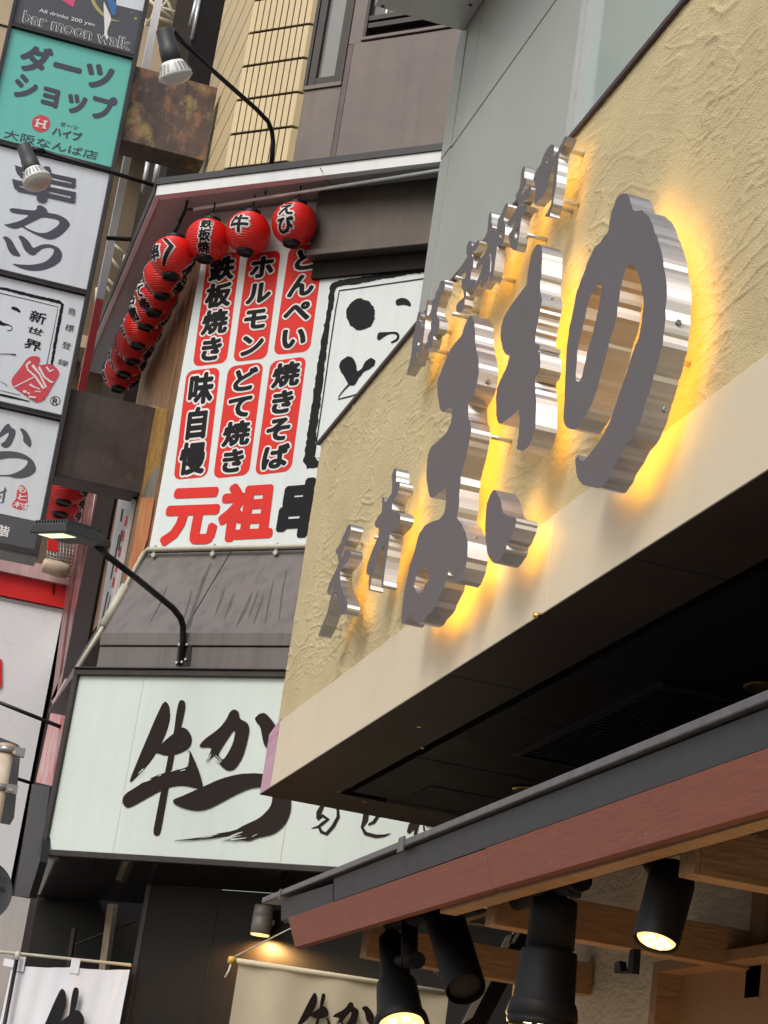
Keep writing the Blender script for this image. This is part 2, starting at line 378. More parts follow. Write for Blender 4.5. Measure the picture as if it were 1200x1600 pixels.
# ================================================================== STUCCO SHOP SIGN BOX
S0, S1 = 2.6, 9.9                                # near end (out of frame) and far end along the street
ZB, ZM, ZT = 3.40, 3.738, 5.262
sg = thing('shop_sign_box', (2.6,6.2,3.4), 'cream rough stucco sign box with a smooth pale band and dark underside', 'sign box')
rows = []
NS, NZ = 1250, 260
for j in range(NZ+1):
    z = ZM + (ZT-ZM)*j/NZ; r = []
    for i in range(NS+1):
        y = S0 + (S1-.04-S0)*i/NS
        wv = noise.noise(V((y*1.3,z*1.5,3)))
        a = y*.985+z*.17+wv*.16; b = z*.985-y*.17+wv*.13+noise.noise(V((y*4.3,z*5.1,9)))*.030+noise.noise(V((y*14,z*16,19)))*.007
        n1 = 1-abs(noise.noise(V((a*2.6,b*13,1)))); n2 = 1-abs(noise.noise(V((a*5.,b*27,5))))
        msk = max(0,min(1,.45+1.9*noise.noise(V((y*1.9,z*2.6,11))))); msk2 = max(0,min(1,.5+1.8*noise.noise(V((y*2.6,z*3.1,31)))))
        h = .0050*max(0,n1-.925)/.075*msk + .0038*max(0,n2-.91)/.09*msk2 + .0009*noise.noise(V((y*48,z*55,2))) + .0009*noise.noise(V((y*11,z*13,7)))
        edge = .006*noise.noise(V((z*14,1,1))) if i == NS else 0
        r.append((XS-h, y+edge, z))
    rows.append(r)
mb = MB(); mb.grid(rows, True)
obj('stucco_panel', mb, M['stucco'], sg, fixn=False)
mb = MB(); mb.box(XS+.02,XP+.4,S0,S1-.05,ZM-.01,ZT-.004); obj('inner_box', mb, M['stucco'], sg)
mb = MB(); mb.box(XS-.016,XP-.01,S0,S1+.01,ZT,ZT+.019); obj('top_trim', mb, M['trim'], sg)
mb = MB(); mb.box(XS-.012,XS+.05,S0,5.90,ZB+.004,ZM); mb.box(XS-.012,XS+.05,5.903,9.752,ZB+.004,ZM); obj('pale_band', mb, M['cream'], sg, bevel=.003)
mb = MB(); mb.prism([(XS-.013,9.755,ZB+.003),(XS-.013,9.755,ZM+.012),(XS-.013,9.97,ZM-.03),(XS-.013,9.97,ZB+.003)],(.6,0,0)); obj('end_cap', mb, M['mag'], sg, label='pink and pale metallic corner cap')
mb = MB()
for (x0,x1,y0,y1,z0) in ((XS-.012,2.30,S0,9.975,ZB),(2.30,3.7,9.55,9.975,ZB),(2.30,3.7,S0,9.55,ZB+.05)):
    mb.box(x0,x1,y0,y1,z0-.0,z0+.02 if z0>ZB else ZB+.002)
mb.box(2.03,3.7,S0,9.96,ZB+.075,ZB+.10)
obj('soffit', mb, M['soffit'], sg)
mb = MB(); mb.box(2.345,3.7,S0,9.46,ZB+.004,ZB+.049); obj('soffit_panel', mb, M['soffit2'], sg)
mb = MB(); mb.box(2.58,3.3,8.95,9.25,ZB+.0,ZB+.003); mb.box(2.0,2.298,6.9,6.904,ZB-.0012,ZB-.0002); mb.box(2.0,2.298,5.2,5.204,ZB-.0012,ZB-.0002); mb.box(2.35,3.7,8.4,8.404,ZB+.001,ZB+.003)
obj('soffit_slot', mb, M['blackm'], sg)
mb = MB(); g0, g1, h0, h1 = 2.62, 3.12, 6.4, 7.95
mb.box(g0,g1,h0,h0+.03,ZB-.012,ZB+.003); mb.box(g0,g1,h1-.03,h1,ZB-.012,ZB+.003); mb.box(g0,g0+.03,h0+.03,h1-.03,ZB-.012,ZB+.003); mb.box(g1-.03,g1,h0+.03,h1-.03,ZB-.012,ZB+.003)
for k in range(30):
    y = h0+.05+k*(h1-h0-.1)/30; mb.box(g0+.03,g1-.03,y,y+.02,ZB-.008,ZB-.002)
obj('vent_grille', mb, M['black'], sg)
for (x,y) in ((2.951,8.615),(2.93,6.2),(2.93,4.6)):
    mb = MB(); mb.lathe((x,y,ZB-.004),(0,0,1),[(0,.088),(-.006,.082),(0,.072),(.0075,.05)],28,cap0=False); obj('downlight', mb, M['gold'], sg, label='gold recessed downlight')
mb = MB()
for px,py in ((660,1168),(530,1236),(570,1252),(655,1135)):
    p = PZ(ZB)(px,py); mb.lathe(p,(0,0,-1),[(0,.012),(.004,.010)],10)
mb.lathe(PX(XS-.014)(843,963),(-1,0,0),[(0,.012),(.02,.008)],8)
obj('screw', mb, M['gold'], sg)

# ------------------------------------------------------------------ halo-lit channel letters
GAP, DEP = .068, .074
def letter(name, label, loops, pins, dep=DEP, sm=1, screws=()):
    xf = XS-GAP-dep; pl = PX(xf)
    lp = [[V(p) for p in jag(chaikin([V(p) for p in l], sm), .55 if dep > .06 else .28, 9.)] for l in loops]
    L3 = [[pl(p.x,p.y) for p in l] for l in lp]
    vs, fs = fill2d([[(q.y,q.z) for q in l] for l in L3])
    allp = [q for l in L3 for q in l]
    base = V((XS-GAP-dep/2, sum(q.y for q in allp)/len(allp), min(q.z for q in allp)))
    t = thing('channel_letter', base, label, 'sign letter', 'halo lit letters on the stucco sign')
    mb = MB(); mb.add(vs, fs, lambda p: V((xf,p.x,p.y))); obj('letter_face', mb, M['face'], t, fixn=False)
    mb = MB()
    for l in L3:
        n = len(l); i = len(mb.v)
        for q in l: mb.v += [V((xf,q.y,q.z)), V((XS-GAP,q.y,q.z))]
        for k in range(n):
            j = (k+1)%n; mb.f.append((i+2*k,i+2*k+1,i+2*j+1,i+2*j)); mb.sm.append(False)
    obj('metal_return', mb, M['steel'], t)
    mb = MB(); mb.add(vs, fs, lambda p: V((XS-GAP-min(.026,dep*.4),p.x,p.y))); obj('led_back', mb, M['led'], t, fixn=False)
    for (px,py) in pins:
        q = PX(XS)(px,py); mb = MB(); mb.tube([(XS-GAP-.01,q.y,q.z),(XS+.006,q.y,q.z)],.0085,8); obj('standoff_pin', mb, M['pin'], t)
    for (px,py) in screws:
        q = PX(XS-GAP-dep*.5)(px,py); mb = MB(); mb.lathe(q+V((0,.006,0)),(0,-1,0),[(0,.009),(.008,.009),(.010,.006),(.008,.003)],12); obj('screw', mb, M['galv'], t)
    return t
A = lambda p: zt(p,870,290,5.); B = lambda p: zt(p,870,530,5.)
no_out = A([(505,65),(548,62),(570,100),(580,150),(600,200),(630,200),(670,192),(685,215),(720,245),(745,290),(760,350),(790,420),(810,490),(830,580),(838,650),(855,730),(860,810),(858,870),(850,950),(850,1030),(845,1090),(835,1150)])+B([(830,30),(805,110),(785,215),(765,260),(745,330),(725,410),(700,470),(685,540),(670,600),(640,665),(615,730),(575,790),(530,840),(500,905),(460,970),(430,1020),(405,1080),(370,1130),(340,1168),(215,1140),(180,1115),(155,1060),(145,980),(148,910),(158,930),(160,895),(175,935),(195,955),(225,940),(255,900),(300,840),(340,790),(370,730),(400,670),(430,600),(460,510),(490,420),(520,330),(550,240),(580,150),(605,70)])+A([(640,1200),(660,1090),(672,1000),(680,920),(675,860),(655,770),(640,700),(620,640),(590,615),(555,618),(535,650),(515,720),(500,800),(485,890),(475,960),(465,1040),(440,1130),(415,1210)])+B([(405,40),(385,130),(360,220),(330,330),(310,410),(290,470),(255,550),(225,600),(180,660),(150,705),(95,700),(65,680),(50,630),(48,600),(60,500),(65,380),(68,260),(70,150),(78,50)])+A([(95,1130),(110,1050),(130,950),(150,850),(180,760),(215,670),(240,600),(270,530),(295,485),(330,455),(360,410),(400,360),(410,290),(420,240),(440,170),(465,100),(485,75)])
no_hole = A([(345,750),(350,800),(340,870),(325,960),(305,1050),(285,1140)])+B([(262,20),(230,140),(205,260),(190,310),(170,335),(150,325),(148,290),(155,190),(160,100)])+A([(175,1215),(205,1100),(225,1020),(240,930),(265,860),(300,800),(325,765)])
C = lambda p: zt(p,760,370,8.571); D = lambda p: zt(p,760,540,8.571)
ki_up = C([(690,92),(735,125),(748,200),(750,280),(745,400),(735,520),(725,600),(715,680),(725,760),(740,830),(740,900),(720,980),(700,1080),(685,1160),(670,1250),(655,1340),(655,1420),(680,1435),(710,1440),(715,1480)])+D([(690,70),(720,110),(720,200),(715,320),(690,395),(665,410),(650,480),(650,560),(660,660),(665,800),(665,950),(655,1080),(630,1220),(585,1310),(540,1370),(490,1410),(420,1400),(405,1385),(415,1300),(430,1200),(440,1080),(445,960),(435,870),(425,840),(390,890),(340,940),(270,995),(205,1045),(165,1045),(145,990),(130,900),(130,760),(130,640),(145,560),(180,470),(210,410),(250,330),(285,230),(310,140),(290,130),(260,115),(225,55)])+C([(200,1420),(190,1340),(190,1220),(215,1130),(255,1040),(300,970),(350,890),(410,800),(480,720),(545,630),(550,560),(570,400),(600,250),(640,150)])
Fz = lambda p: zt(p,615,730,5.); Ez = lambda p: zt(p,640,480,6.154)
ki_lo = Fz([(782,168),(810,210),(835,260),(850,350),(880,375),(910,385),(955,388),(958,430),(945,480),(915,550),(885,600),(880,650),(845,700),(800,755),(770,745),(735,690),(720,600),(715,520),(720,400),(725,300),(745,230)])
ma = Ez([(590,70),(610,110),(625,170),(632,250),(630,330),(640,400),(655,470),(665,560),(665,640),(655,720),(630,800),(600,870),(565,920),(560,990),(565,1070),(585,1110),(590,1180),(580,1260),(565,1350),(545,1430),(520,1520)])+Fz([(530,50),(520,150),(512,240),(508,330),(495,405),(525,435),(555,490),(575,560),(580,640),(575,720),(560,800),(530,870),(505,910),(485,900),(475,850),(455,805),(435,785),(425,830),(410,880),(390,950),(350,1030),(320,1100),(275,1150),(240,1205),(200,1225),(165,1200),(140,1165),(120,1150),(105,1190),(75,1228),(55,1215),(65,1100),(80,970),(105,860),(135,740),(165,650),(185,560),(210,500),(250,450),(300,425),(350,410),(390,370),(405,320),(410,240),(408,160),(390,175),(350,205),(310,240),(285,235),(270,170),(258,90),(258,20)])+Ez([(165,1500),(180,1400),(210,1335),(280,1290),(340,1220),(390,1140),(400,1080),(408,1000),(400,965),(370,975),(330,1018),(300,990),(275,900),(265,800),(270,710),(300,610),(340,520),(380,430),(440,340),(500,270),(520,200),(550,130)])
ma_hole = Fz([(240,790),(262,800),(270,850),(275,880),(250,905),(240,940),(215,980),(195,990),(175,970),(160,930),(165,890),(175,840),(200,805)])
ten = zt([(435,135),(445,170),(440,220),(420,290),(395,350),(360,410),(350,450),(340,500),(335,540),(360,480),(390,445),(430,445),(445,480),(435,530),(405,590),(360,640),(320,690),(315,750),(315,820),(330,900),(355,980),(390,1030),(405,1090),(405,1150),(385,1200),(350,1220),(310,1215),(290,1150),(285,1080),(275,1000),(270,910),(255,960),(240,1010),(215,1090),(195,1160),(165,1240),(140,1320),(100,1410),(60,1480),(50,1475),(90,1380),(130,1280),(165,1180),(185,1090),(205,1010),(230,940),(245,890),(215,920),(185,960),(160,990),(165,930),(185,850),(220,780),(270,690),(300,600),(285,510),(260,490),(262,450),(290,420),(320,370),(340,310),(375,240),(400,170)],490,800,7.62)
don = zt([(415,80),(435,100),(430,180),(425,250),(445,230),(470,240),(470,290),(455,350),(420,410),(390,470),(380,540),(390,580),(470,580),(478,650),(460,720),(400,780),(360,820),(350,900),(340,980),(320,1100),(300,1250),(285,1400),(278,1440),(260,1440),(265,1350),(275,1200),(290,1050),(300,920),(280,970),(240,1010),(220,1080),(195,1180),(170,1270),(150,1310),(140,1400),(130,1475),(118,1470),(115,1390),(130,1300),(85,1290),(100,1180),(130,1090),(170,990),(205,900),(225,870),(235,760),(200,765),(180,710),(220,640),(265,580),(270,500),(265,410),(290,410),(300,480),(340,430),(380,360),(385,280),(385,210),(375,200),(390,120)],560,720,7.27)
S8 = lambda p: zt(p,780,200,8.); S4 = lambda p: zt(p,700,310,8.42); S9 = lambda p: zt(p,625,430,9.41)
letter('no','big brush letter の with a round loop and rippled steel edge',[no_out,no_hole],[(1050,392),(1078,570),(985,735),(960,640),(895,330)],screws=((1060,504),(1040,640)))
letter('ki_up','upper stroke piece of the brush letter き beside the big round の',[ki_up],[(870,432),(855,640),(800,690)],screws=((862,468),(852,671)))
letter('ki_lo','small comma shaped grey letter piece low on the cream band under the き',[ki_lo],[(820,866),(800,800)])
letter('ma','tall purple grey brush letter ま with a small hole at its foot',[ma,ma_hole],[(735,497),(735,788),(665,930),(760,850),(745,600)],screws=((762,596),(744,842)))
letter('ten','small purple letter 天 nearest the far end of the stucco wall',[ten],[(568,850),(567,961),(535,983)],.056)
letter('don','small purple letter 丼 between the 天 and the big ま',[don],[(645,770),(615,900),(612,845)],.056)
r1 = S8([(830,100),(850,110),(820,200),(760,290),(745,370),(740,430),(725,560),(715,700),(690,850),(670,970),(640,1050),(635,1110),(560,1105),(610,1040),(650,950),(655,850),(670,720),(690,560),(680,470),(650,540),(620,690),(590,770),(540,860),(490,910),(470,930),(440,970),(440,880),(460,800),(445,700),(450,560),(480,500),(510,470),(560,330),(610,240),(650,200),(685,210),(690,260),(665,370),(720,310),(760,230),(800,150)])
letter('r1','topmost small letter of the upper slanting row, at the top edge of the stucco',[r1,S8([(605,340),(628,330),(620,400),(602,440),(578,430)])],[(912,242),(905,320),(880,300)],.036)
r2 = S8([(310,470),(325,490),(315,560),(315,630),(345,640),(330,700),(300,760),(275,850),(340,760),(390,720),(410,750),(370,830),(310,910),(270,950),(290,990),(340,960),(350,1000),(320,1050),(280,1110),(270,1180),(250,1330),(230,1450),(210,1540),(150,1510),(125,1400),(115,1340),(160,1280),(210,1160),(160,1210),(100,1240),(110,1170),(160,1100),(220,1010),(235,920),(205,880),(210,830),(240,790),(265,700),(275,530)])
letter('r2','second small letter from the top of the upper slanting row, above the き',[r2,S8([(240,1230),(235,1300),(215,1400),(195,1380),(195,1310)])],[(855,375),(840,330)],.036)
r3 = S4([(770,60),(795,80),(770,170),(730,270),(755,350),(750,450),(735,560),(715,625),(650,605),(640,680),(620,830),(600,980),(570,1100),(545,1090),(560,1000),(520,1080),(440,1190),(430,1130),(440,1060),(400,1120),(360,1200),(315,1290),(320,1240),(360,1130),(410,1030),(440,930),(450,850),(400,930),(360,935),(380,850),(450,770),(500,690),(530,610),(470,560),(500,480),(520,420),(530,300),(540,200),(575,175),(575,260),(570,330),(590,370),(560,430),(590,405),(640,430),(650,350),(660,270),(710,190),(735,110)])
letter('r3','third and widest small letter from the top of the upper slanting row',[r3,S4([(690,420),(715,440),(715,500),(695,525),(675,500)]),S4([(545,720),(575,740),(572,880),(552,1000),(560,860)])],[(805,440),(790,400)],.036)
r4 = S4([(300,550),(315,590),(310,630),(350,600),(400,540),(415,560),(400,630),(350,690),(310,750),(330,800),(335,880),(300,990),(290,1080),(330,1060),(365,1100),(350,1160),(310,1210),(270,1190),(245,1200),(230,1300),(210,1420),(185,1500),(110,1500),(105,1430),(130,1370),(180,1320),(210,1300),(205,1220),(180,1180),(180,1060),(230,1050),(240,960),(200,1000),(150,1030),(120,1020),(130,960),(200,850),(260,760),(240,720),(245,620),(270,570)])
letter('r4','fourth small letter from the top of the upper slanting row, above the ま tip',[r4],[(748,487),(740,440)],.036)
r5 = S9([(650,80),(665,150),(650,230),(610,290),(580,380),(560,450),(545,520),(545,600),(580,650),(580,760),(545,850),(500,870),(490,960),(460,1060),(430,1080),(360,1105),(365,1010),(400,980),(410,880),(460,800),(450,720),(470,640),(410,610),(450,540),(470,460),(470,370),(520,340),(520,260),(570,180),(590,100),(610,80)])
letter('r5','second lowest small letter of the upper slanting row, left of the ま tip',[r5,S9([(425,920),(450,930),(440,960),(425,950)])],[(722,447),(705,520)],.036)
r6 = S9([(400,360),(430,365),(410,450),(400,560),(370,680),(360,800),(340,960),(310,1110),(270,1250),(250,1320),(230,1320),(255,1220),(290,1090),(250,1100),(230,1230),(200,1320),(130,1430),(95,1480),(110,1400),(140,1290),(170,1140),(180,1000),(190,900),(230,750),(250,620),(270,540),(300,530),(310,580),(280,660),(310,720),(330,800),(350,720),(370,600),(385,450)])
letter('r6','lowest small letter of the upper slanting row, farthest along the stucco',[r6,S9([(285,920),(310,930),(300,1010),(262,1040),(265,980)])],[(700,552),(672,560)],.036)

# ================================================================== GREY ALUMINIUM BUILDING
gb = thing('office_building', (4.5,6,0), 'grey green metal clad building rising behind the stucco sign', 'building')
SEAM = 7.06
mb = MB(); mb.box(XP,8,7.64,9.88,5.292,SEAM-.006); mb.box(XP,8,9.452,9.88,SEAM+.006,12); mb.box(XP,8,7.3,9.446,SEAM+.006,12); mb.box(XP+.02,8,1,9.86,5.2,5.291)
obj('wall', mb, M['alu'], gb, bevel=.004)
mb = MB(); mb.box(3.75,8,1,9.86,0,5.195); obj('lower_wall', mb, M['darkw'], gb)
mb = MB(); mb.box(XP+.02,7.9,1.1,9.86,SEAM-.006,SEAM+.006); mb.box(XP+.03,7.9,9.446,9.452,SEAM+.006,12); obj('panel_joint', mb, M['black'], gb)
mb = MB(); mb.box(XP-.006,XP+.05,9.70,9.885,5.3,SEAM-.008); mb.box(XP-.006,XP+.05,9.70,9.885,SEAM+.008,7.8); obj('edge_trim', mb, M['alu'], gb)
mb = MB(); mb.box(XP-.015,XP+.1,7.60,7.638,5.292,SEAM-.008); mb.box(XP-.025,XP+.1,7.50,7.555,5.292,SEAM-.008); mb.box(XP-.008,XP+.1,7.555,7.60,5.292,SEAM-.008); obj('window_frame', mb, M['alub'], gb)
mb = MB(); mb.box(XP+.012,XP+.06,1,7.50,5.292,SEAM-.008); obj('glass_panel', mb, M['glass'], gb)
mb = MB(); mb.box(1.907,XP-.002,6.5,9.785,7.84,8.6); pb = obj('projecting_sign', mb, M['alu'], None, 'grey metal box sign jutting from the grey wall at the top edge', 'sign box', bevel=.006)
mb = MB()
for px,py in ((598,10),(735,8),(738,40)):
    mb.lathe(PZ(7.84)(px,py),(0,0,-1),[(0,.012),(.004,.009)],10)
obj('screw', mb, M['black'], pb)
mb = MB(); q = PZ(7.84)(660,10).y; mb.box(1.912,XP-.006,8.95,8.957,7.8375,7.8395); obj('seam', mb, M['black'], pb)

# ================================================================== CORNER BUILDING (tiles, panels, windows)
cb = thing('corner_building', (3.5,15.5,0), 'cream tiled corner building with brown metal panels above the canopy', 'building')
TO = -.10                                        # tiled face sits 10 cm behind the menu wall
al0 = (MEN.off(TO)(354,247)-MEN.p).dot(T); 
mb = MB()                                        # core
a, b = ch(1.07,-.14,0), ch(-2.6,-.14,0)
YT = 15.72
core = [(a.x+.03,a.y,5.4),(b.x,b.y,5.4),(b.x+4,b.y+4,5.4),(a.x+.03,YT,5.4)]
mb.prism(core,(0,0,8.6)); obj('wall_core', mb, M['brown'], cb)
TW, TH, JV, JH = .0545, .292, .0095, .022
mb = MB()
for r in range(11):
    z = 8.05+r*TH
    for k in range(10):
        x0 = 1.085-k*TW; x1 = x0-TW+JV
        mb.slab([ch(x0,TO,z),ch(x1,TO,z),ch(x1,TO,z+TH-JH),ch(x0,TO,z+TH-JH)], -N*.03)
    e = ch(1.085-10*TW+JV,TO,z); d = (N-T).normalized()      # splayed end tiles
    s2 = -(N+T).normalized()*.075
    mb.hexa([e,e+s2,e+s2+Z*(TH-JH),e+Z*(TH-JH)], [e-N*.03,e+s2-N*.02,e+s2-N*.02+Z*(TH-JH),e-N*.03+Z*(TH-JH)])
    c0 = ch(1.085,TO,0)
    for k in range(70):
        y0 = c0.y+.012+k*TW*1.0
        if y0 > YT-.06: break
        mb.box(c0.x+.002,c0.x+.03,y0,y0+TW-JV,z,z+TH-JH)
obj('tiled_wall', mb, M['tile'], cb, bevel=.002)
c0 = ch(1.085,TO,0)
mb = MB(); mb.slab([ch(1.075,TO-.012,8.0),ch(.56,TO-.012,8.0),ch(.56,TO-.012,11.4),ch(1.075,TO-.012,11.4)],-N*.02)
mb.box(c0.x+.012,c0.x+.028,c0.y+.02,YT,8.0,11.4); obj('grout_bed', mb, M['grout'], cb)
# recessed strip: window over a brown panel
def chq(a0,a1,z0,z1,o): return [ch(a0,o,z0),ch(a1,o,z0),ch(a1,o,z1),ch(a0,o,z1)]
RO = -.135
mb = MB(); mb.slab(chq(.56,.20,8.0,9.225,RO),-N*.05); mb.slab(chq(.56,.20,9.23,9.262,RO+.015),-N*.05); obj('recess_panel', mb, M['brown'], cb)
mb = MB()
for (a0,a1) in ((.56,.50),(.488,.43),(.27,.20)): mb.slab(chq(a0,a1,9.264,11.5,RO+.012),-N*.05)
mb.slab(chq(.488,.485,9.264,11.5,RO+.006),-N*.05)
mb.slab(chq(.43,.27,9.264,9.32,RO+.01),-N*.05)
wf = obj('window', mb, M['frame'], cb, label='narrow window with pale frosted glass beside the tiles')
mb = MB(); mb.slab(chq(.43,.27,9.32,11.5,RO-.02),-N*.02); obj('glass', mb, M['wing'], wf)
mb = MB()
gpl = MEN.off(RO-.0185)
def rb(pts,ws,ox,oy,s): return zt(ribbon(pts,ws),ox,oy,s)
for p in ([(470,0),(440,70),(430,120)],[(460,110),(425,150),(420,210),(440,260)],[(440,130),(480,140)],[(430,190),(470,200)]):
    paint(mb,[rb(p,14,400,0,3.)],gpl,.0005+.0004*len(mb.f)%.003,0)
M['lgreen'] = mat('pale_green_window_lettering', (.16,.25,.19), .4); obj('window_lettering', mb, M['lgreen'], wf)
# projecting brown bay with second window
mb = MB()
mb.hexa([ch(.20,RO+.001,8.0),ch(.115,.0,8.0),ch(.115,.0,9.475),ch(.20,RO+.001,9.475)],[ch(.20,RO-.05,8.0),ch(.115,-.1,8.0),ch(.115,-.1,9.475),ch(.20,RO-.05,9.475)])
mb.hexa([ch(.112,.0,8.0),ch(.06,.02,8.0),ch(.06,.02,9.475),ch(.112,.0,9.475)],[ch(.112,-.1,8.0),ch(.06,-.1,8.0),ch(.06,-.1,9.475),ch(.112,-.1,9.475)])
mb.slab(chq(.057,-1.4,8.0,9.47,.02),-N*.12)
mb.hexa([ch(.20,RO+.001,9.482),ch(.115,.0,9.482),ch(.115,.0,11.6),ch(.20,RO+.001,11.6)],[ch(.20,RO-.05,9.482),ch(.115,-.1,9.482),ch(.115,-.1,11.6),ch(.20,RO-.05,11.6)])
mb.slab(chq(.113,.0,9.482,11.6,.0),-N*.1); mb.slab(chq(0,-1.4,9.482,9.51,.03),-N*.15)
obj('bay_panel', mb, M['brown'], cb, bevel=.004)
mb = MB(); mb.slab(chq(0,-.025,9.515,11.6,.01),-N*.1); mb.slab(chq(-.025,-1.4,9.60,9.64,.0),-N*.08); mb.slab(chq(-.025,-1.4,9.66,9.70,.004),-N*.08)
wf = obj('window', mb, M['frame'], cb, label='dark reflecting window over the brown bay panel')
mb = MB(); mb.slab(chq(-.025,-1.4,9.512,9.60,-.06),-N*.03); mb.slab(chq(-.025,-1.4,9.64,9.66,-.03),-N*.03); obj('sill_gap', mb, M['blackm'], wf)
mb = MB(); mb.slab(chq(-.025,-1.4,9.70,11.6,-.03),-N*.03); obj('glass', mb, M['wing2'], wf)
mb = MB(); mb.slab(chq(-.145,-.16,9.70,11.6,-.02),-N*.009); obj('mullion', mb, M['alub'], wf)
# grey header box over the cartoon-free brush sign
mb = MB(); zb, zt_ = 7.70, 8.42
mb.slab(chq(.10,-1.5,zb+.05,zt_,.10),-N*.12); mb.slab(chq(.11,-1.5,zb,zb+.048,.13),-N*.14)
hb = obj('header_box', mb, M['bronze'], None, 'brown bronze metal box beam under the right half of the canopy', 'beam', bevel=.005)
mb = MB(); mb.slab(chq(.09,-1.5,zb-.13,zb-.002,.03),-N*.04); obj('under_trim', mb, M['dark'], hb)

# ------------------------------------------------------------------ canopy over the sign wall
ZE = 8.192
cn = thing('sign_canopy', (1.7,13.4,8.1), 'white edged canopy with black top flashing over the menu sign and lanterns', 'canopy')
eL = EAV(243,305); eR = ch(-1.5,.35,0); xe = eL.x; yE = 17.4
cor = V((xe,eL.y,0))
def fasc(z0,z1,o,th,s0=None,s1=None):
    s0 = z0 if s0 is None else s0; s1 = z1 if s1 is None else s1
    m = MB(); A0 = cor+N*o; A0.z = 0; k = (N*o); 
    c = V((xe-o, eL.y-o*.55, 0)); R = eR+N*o
    m.hexa([(c.x,c.y,z0),(R.x,R.y,z0),(R.x,R.y,z1),(c.x,c.y,z1)],[(c.x+th,c.y+th,z0),(R.x-N.x*th,R.y-N.y*th,z0),(R.x-N.x*th,R.y-N.y*th,z1),(c.x+th,c.y+th,z1)])
    m.hexa([(c.x,yE,s0),(c.x,c.y,s0),(c.x,c.y,s1),(c.x,yE,s1)],[(c.x+th*.7,yE,s0),(c.x+th*.7,c.y+th,s0),(c.x+th*.7,c.y+th,s1),(c.x+th*.7,yE,s1)])
    return m
obj('fascia', fasc(ZE,ZE+.082,0,.05,ZE,ZE+.016), M['fasc'], cn)
obj('roof_flashing', fasc(ZE+.084,ZE+.135,.012,.07,ZE+.018,ZE+.135), M['char'], cn)
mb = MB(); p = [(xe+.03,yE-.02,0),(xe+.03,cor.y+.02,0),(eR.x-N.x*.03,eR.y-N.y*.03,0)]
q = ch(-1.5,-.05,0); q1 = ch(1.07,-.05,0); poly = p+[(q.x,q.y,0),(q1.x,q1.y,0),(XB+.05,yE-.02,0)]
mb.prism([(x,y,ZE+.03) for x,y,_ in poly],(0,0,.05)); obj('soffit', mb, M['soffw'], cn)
mb = MB(); mb.prism([(x,y,ZE+.085) for x,y,_ in poly],(0,0,.035)); obj('roof_sheet', mb, M['char'], cn)
mb = MB(); g = PZ(ZE+.028)
for a_,b_ in (((500,262),(517,290)),):
    mb.tube([g(*a_),g(*b_)],.003,6)
obj('soffit_joint', mb, M['black'], cn)

# ------------------------------------------------------------------ menu signboard on the chamfer and its side banner
MT, MBm = 8.20, 5.58
ms = thing('menu_signboard', ch(0,0,MBm), 'tall white menu signboard with red boxes of black Japanese lettering', 'signboard')
pts = [MEN(232.5,863), None]
aL = 1.064
mb = MB(); mb.slab(chq(aL,-1.6,MBm,MT,0),-N*.04); obj('sign_face', mb, M['panel'], ms)
PM = MEN
boxes = [((301,573),(354,567),(324.5,400),'鉄板焼き'),((364,566),(417,560),(387,398),'ホルモン'),((427,555),(484,549),(452,386),'とんぺい'),
         ((271,750),(324,745),(292,580),'味自慢'),((333,748),(389,742),(357,573),'どて焼き'),((398,743),(455,736),(423,565),'焼きそば')]
def rrect(bl,br,tl,r=.2,n=5):
    bl,br,tl = V(bl),V(br),V(tl); ex,ey = br-bl, tl-bl; rx = r; ry = r*ex.length/ey.length; out = []
    for (cx_,cy_,a0) in ((1-rx,ry,-90),(1-rx,1-ry,0),(rx,1-ry,90),(rx,ry,180)):
        for k in range(n+1):
            a = math.radians(a0+90*k/n); out.append(bl+ex*(cx_+rx*math.cos(a))+ey*(cy_+ry*math.sin(a)))
    return out
dR = MB(); dW = MB(); dK = MB(); dB = MB()
for bl,br,tl,s in boxes:
    P3 = [PM(*q) for q in (bl,br,tl)]
    dR.face([q+N*.0015 for q in rrect(*P3)])
    ex, ey = P3[1]-P3[0], P3[2]-P3[0]
    x0, x1, y0, y1 = .09, .91, .02, .98
    k = 0
    b0 = P3[0]+ex*x0+ey*y0; b1 = P3[0]+ex*x1+ey*y0; t0 = P3[0]+ex*x0+ey*y1
    write_col(dW, s, b0, b1, t0, N, .0030, .115, .04, 14, rx=.95)
    write_col(dK, s, b0, b1, t0, N, .0052, .048, .04, 10, rx=1.05)
obj('red_box', dR, M['redink'], ms, fixn=False); obj('letter_outline', dW, M['white'], ms, fixn=False); obj('lettering', dK, M['ink'], ms, fixn=False)
mb = MB()
for s,bl,br,tl in (('元',(253,849),(331,847),(269,768)),('祖',(341,843),(421,839),(352,761))):
    write(mb, s, PM(*bl), PM(*br), PM(*tl), N, .003, .058, 14, em=False)
obj('red_lettering', mb, M['redink'], ms, fixn=False)
mb = MB(); write(mb,'串',PM(434,838),PM(512,833),PM(448,754),N,.003,.058,14,em=False)
Q = lambda p: zt(p,480,400,4.57)
paint(mb,[jag(Q([(165,215),(195,183),(300,160),(380,150),(480,135),(600,115),(700,98),(960,55),(960,95),(840,120),(740,130),(640,150),(540,165),(440,185),(360,205),(290,205),(205,228),(195,290),(180,380),(165,480),(150,600),(135,700),(120,850),(105,960),(90,1080),(75,1200),(60,1330),(45,1430),(90,1470),(200,1465),(200,1505),(95,1510),(0,1520),(-25,1470),(0,1290),(35,1050),(70,800),(105,590),(140,400)]),1.1,4)],PM,.003,0)
paint(mb,[Q(ribbon([(960,140),(835,162),(600,196),(400,225),(230,248),(205,380),(160,680),(110,1040),(50,1445),(120,1440),(200,1437)],8))],PM,.0035,0)
paint(mb,[jag(Q([(383+103*math.cos(a*.2618),418+112*math.sin(a*.2618)) for a in range(24)]),1.2,3)],PM,.003,0)
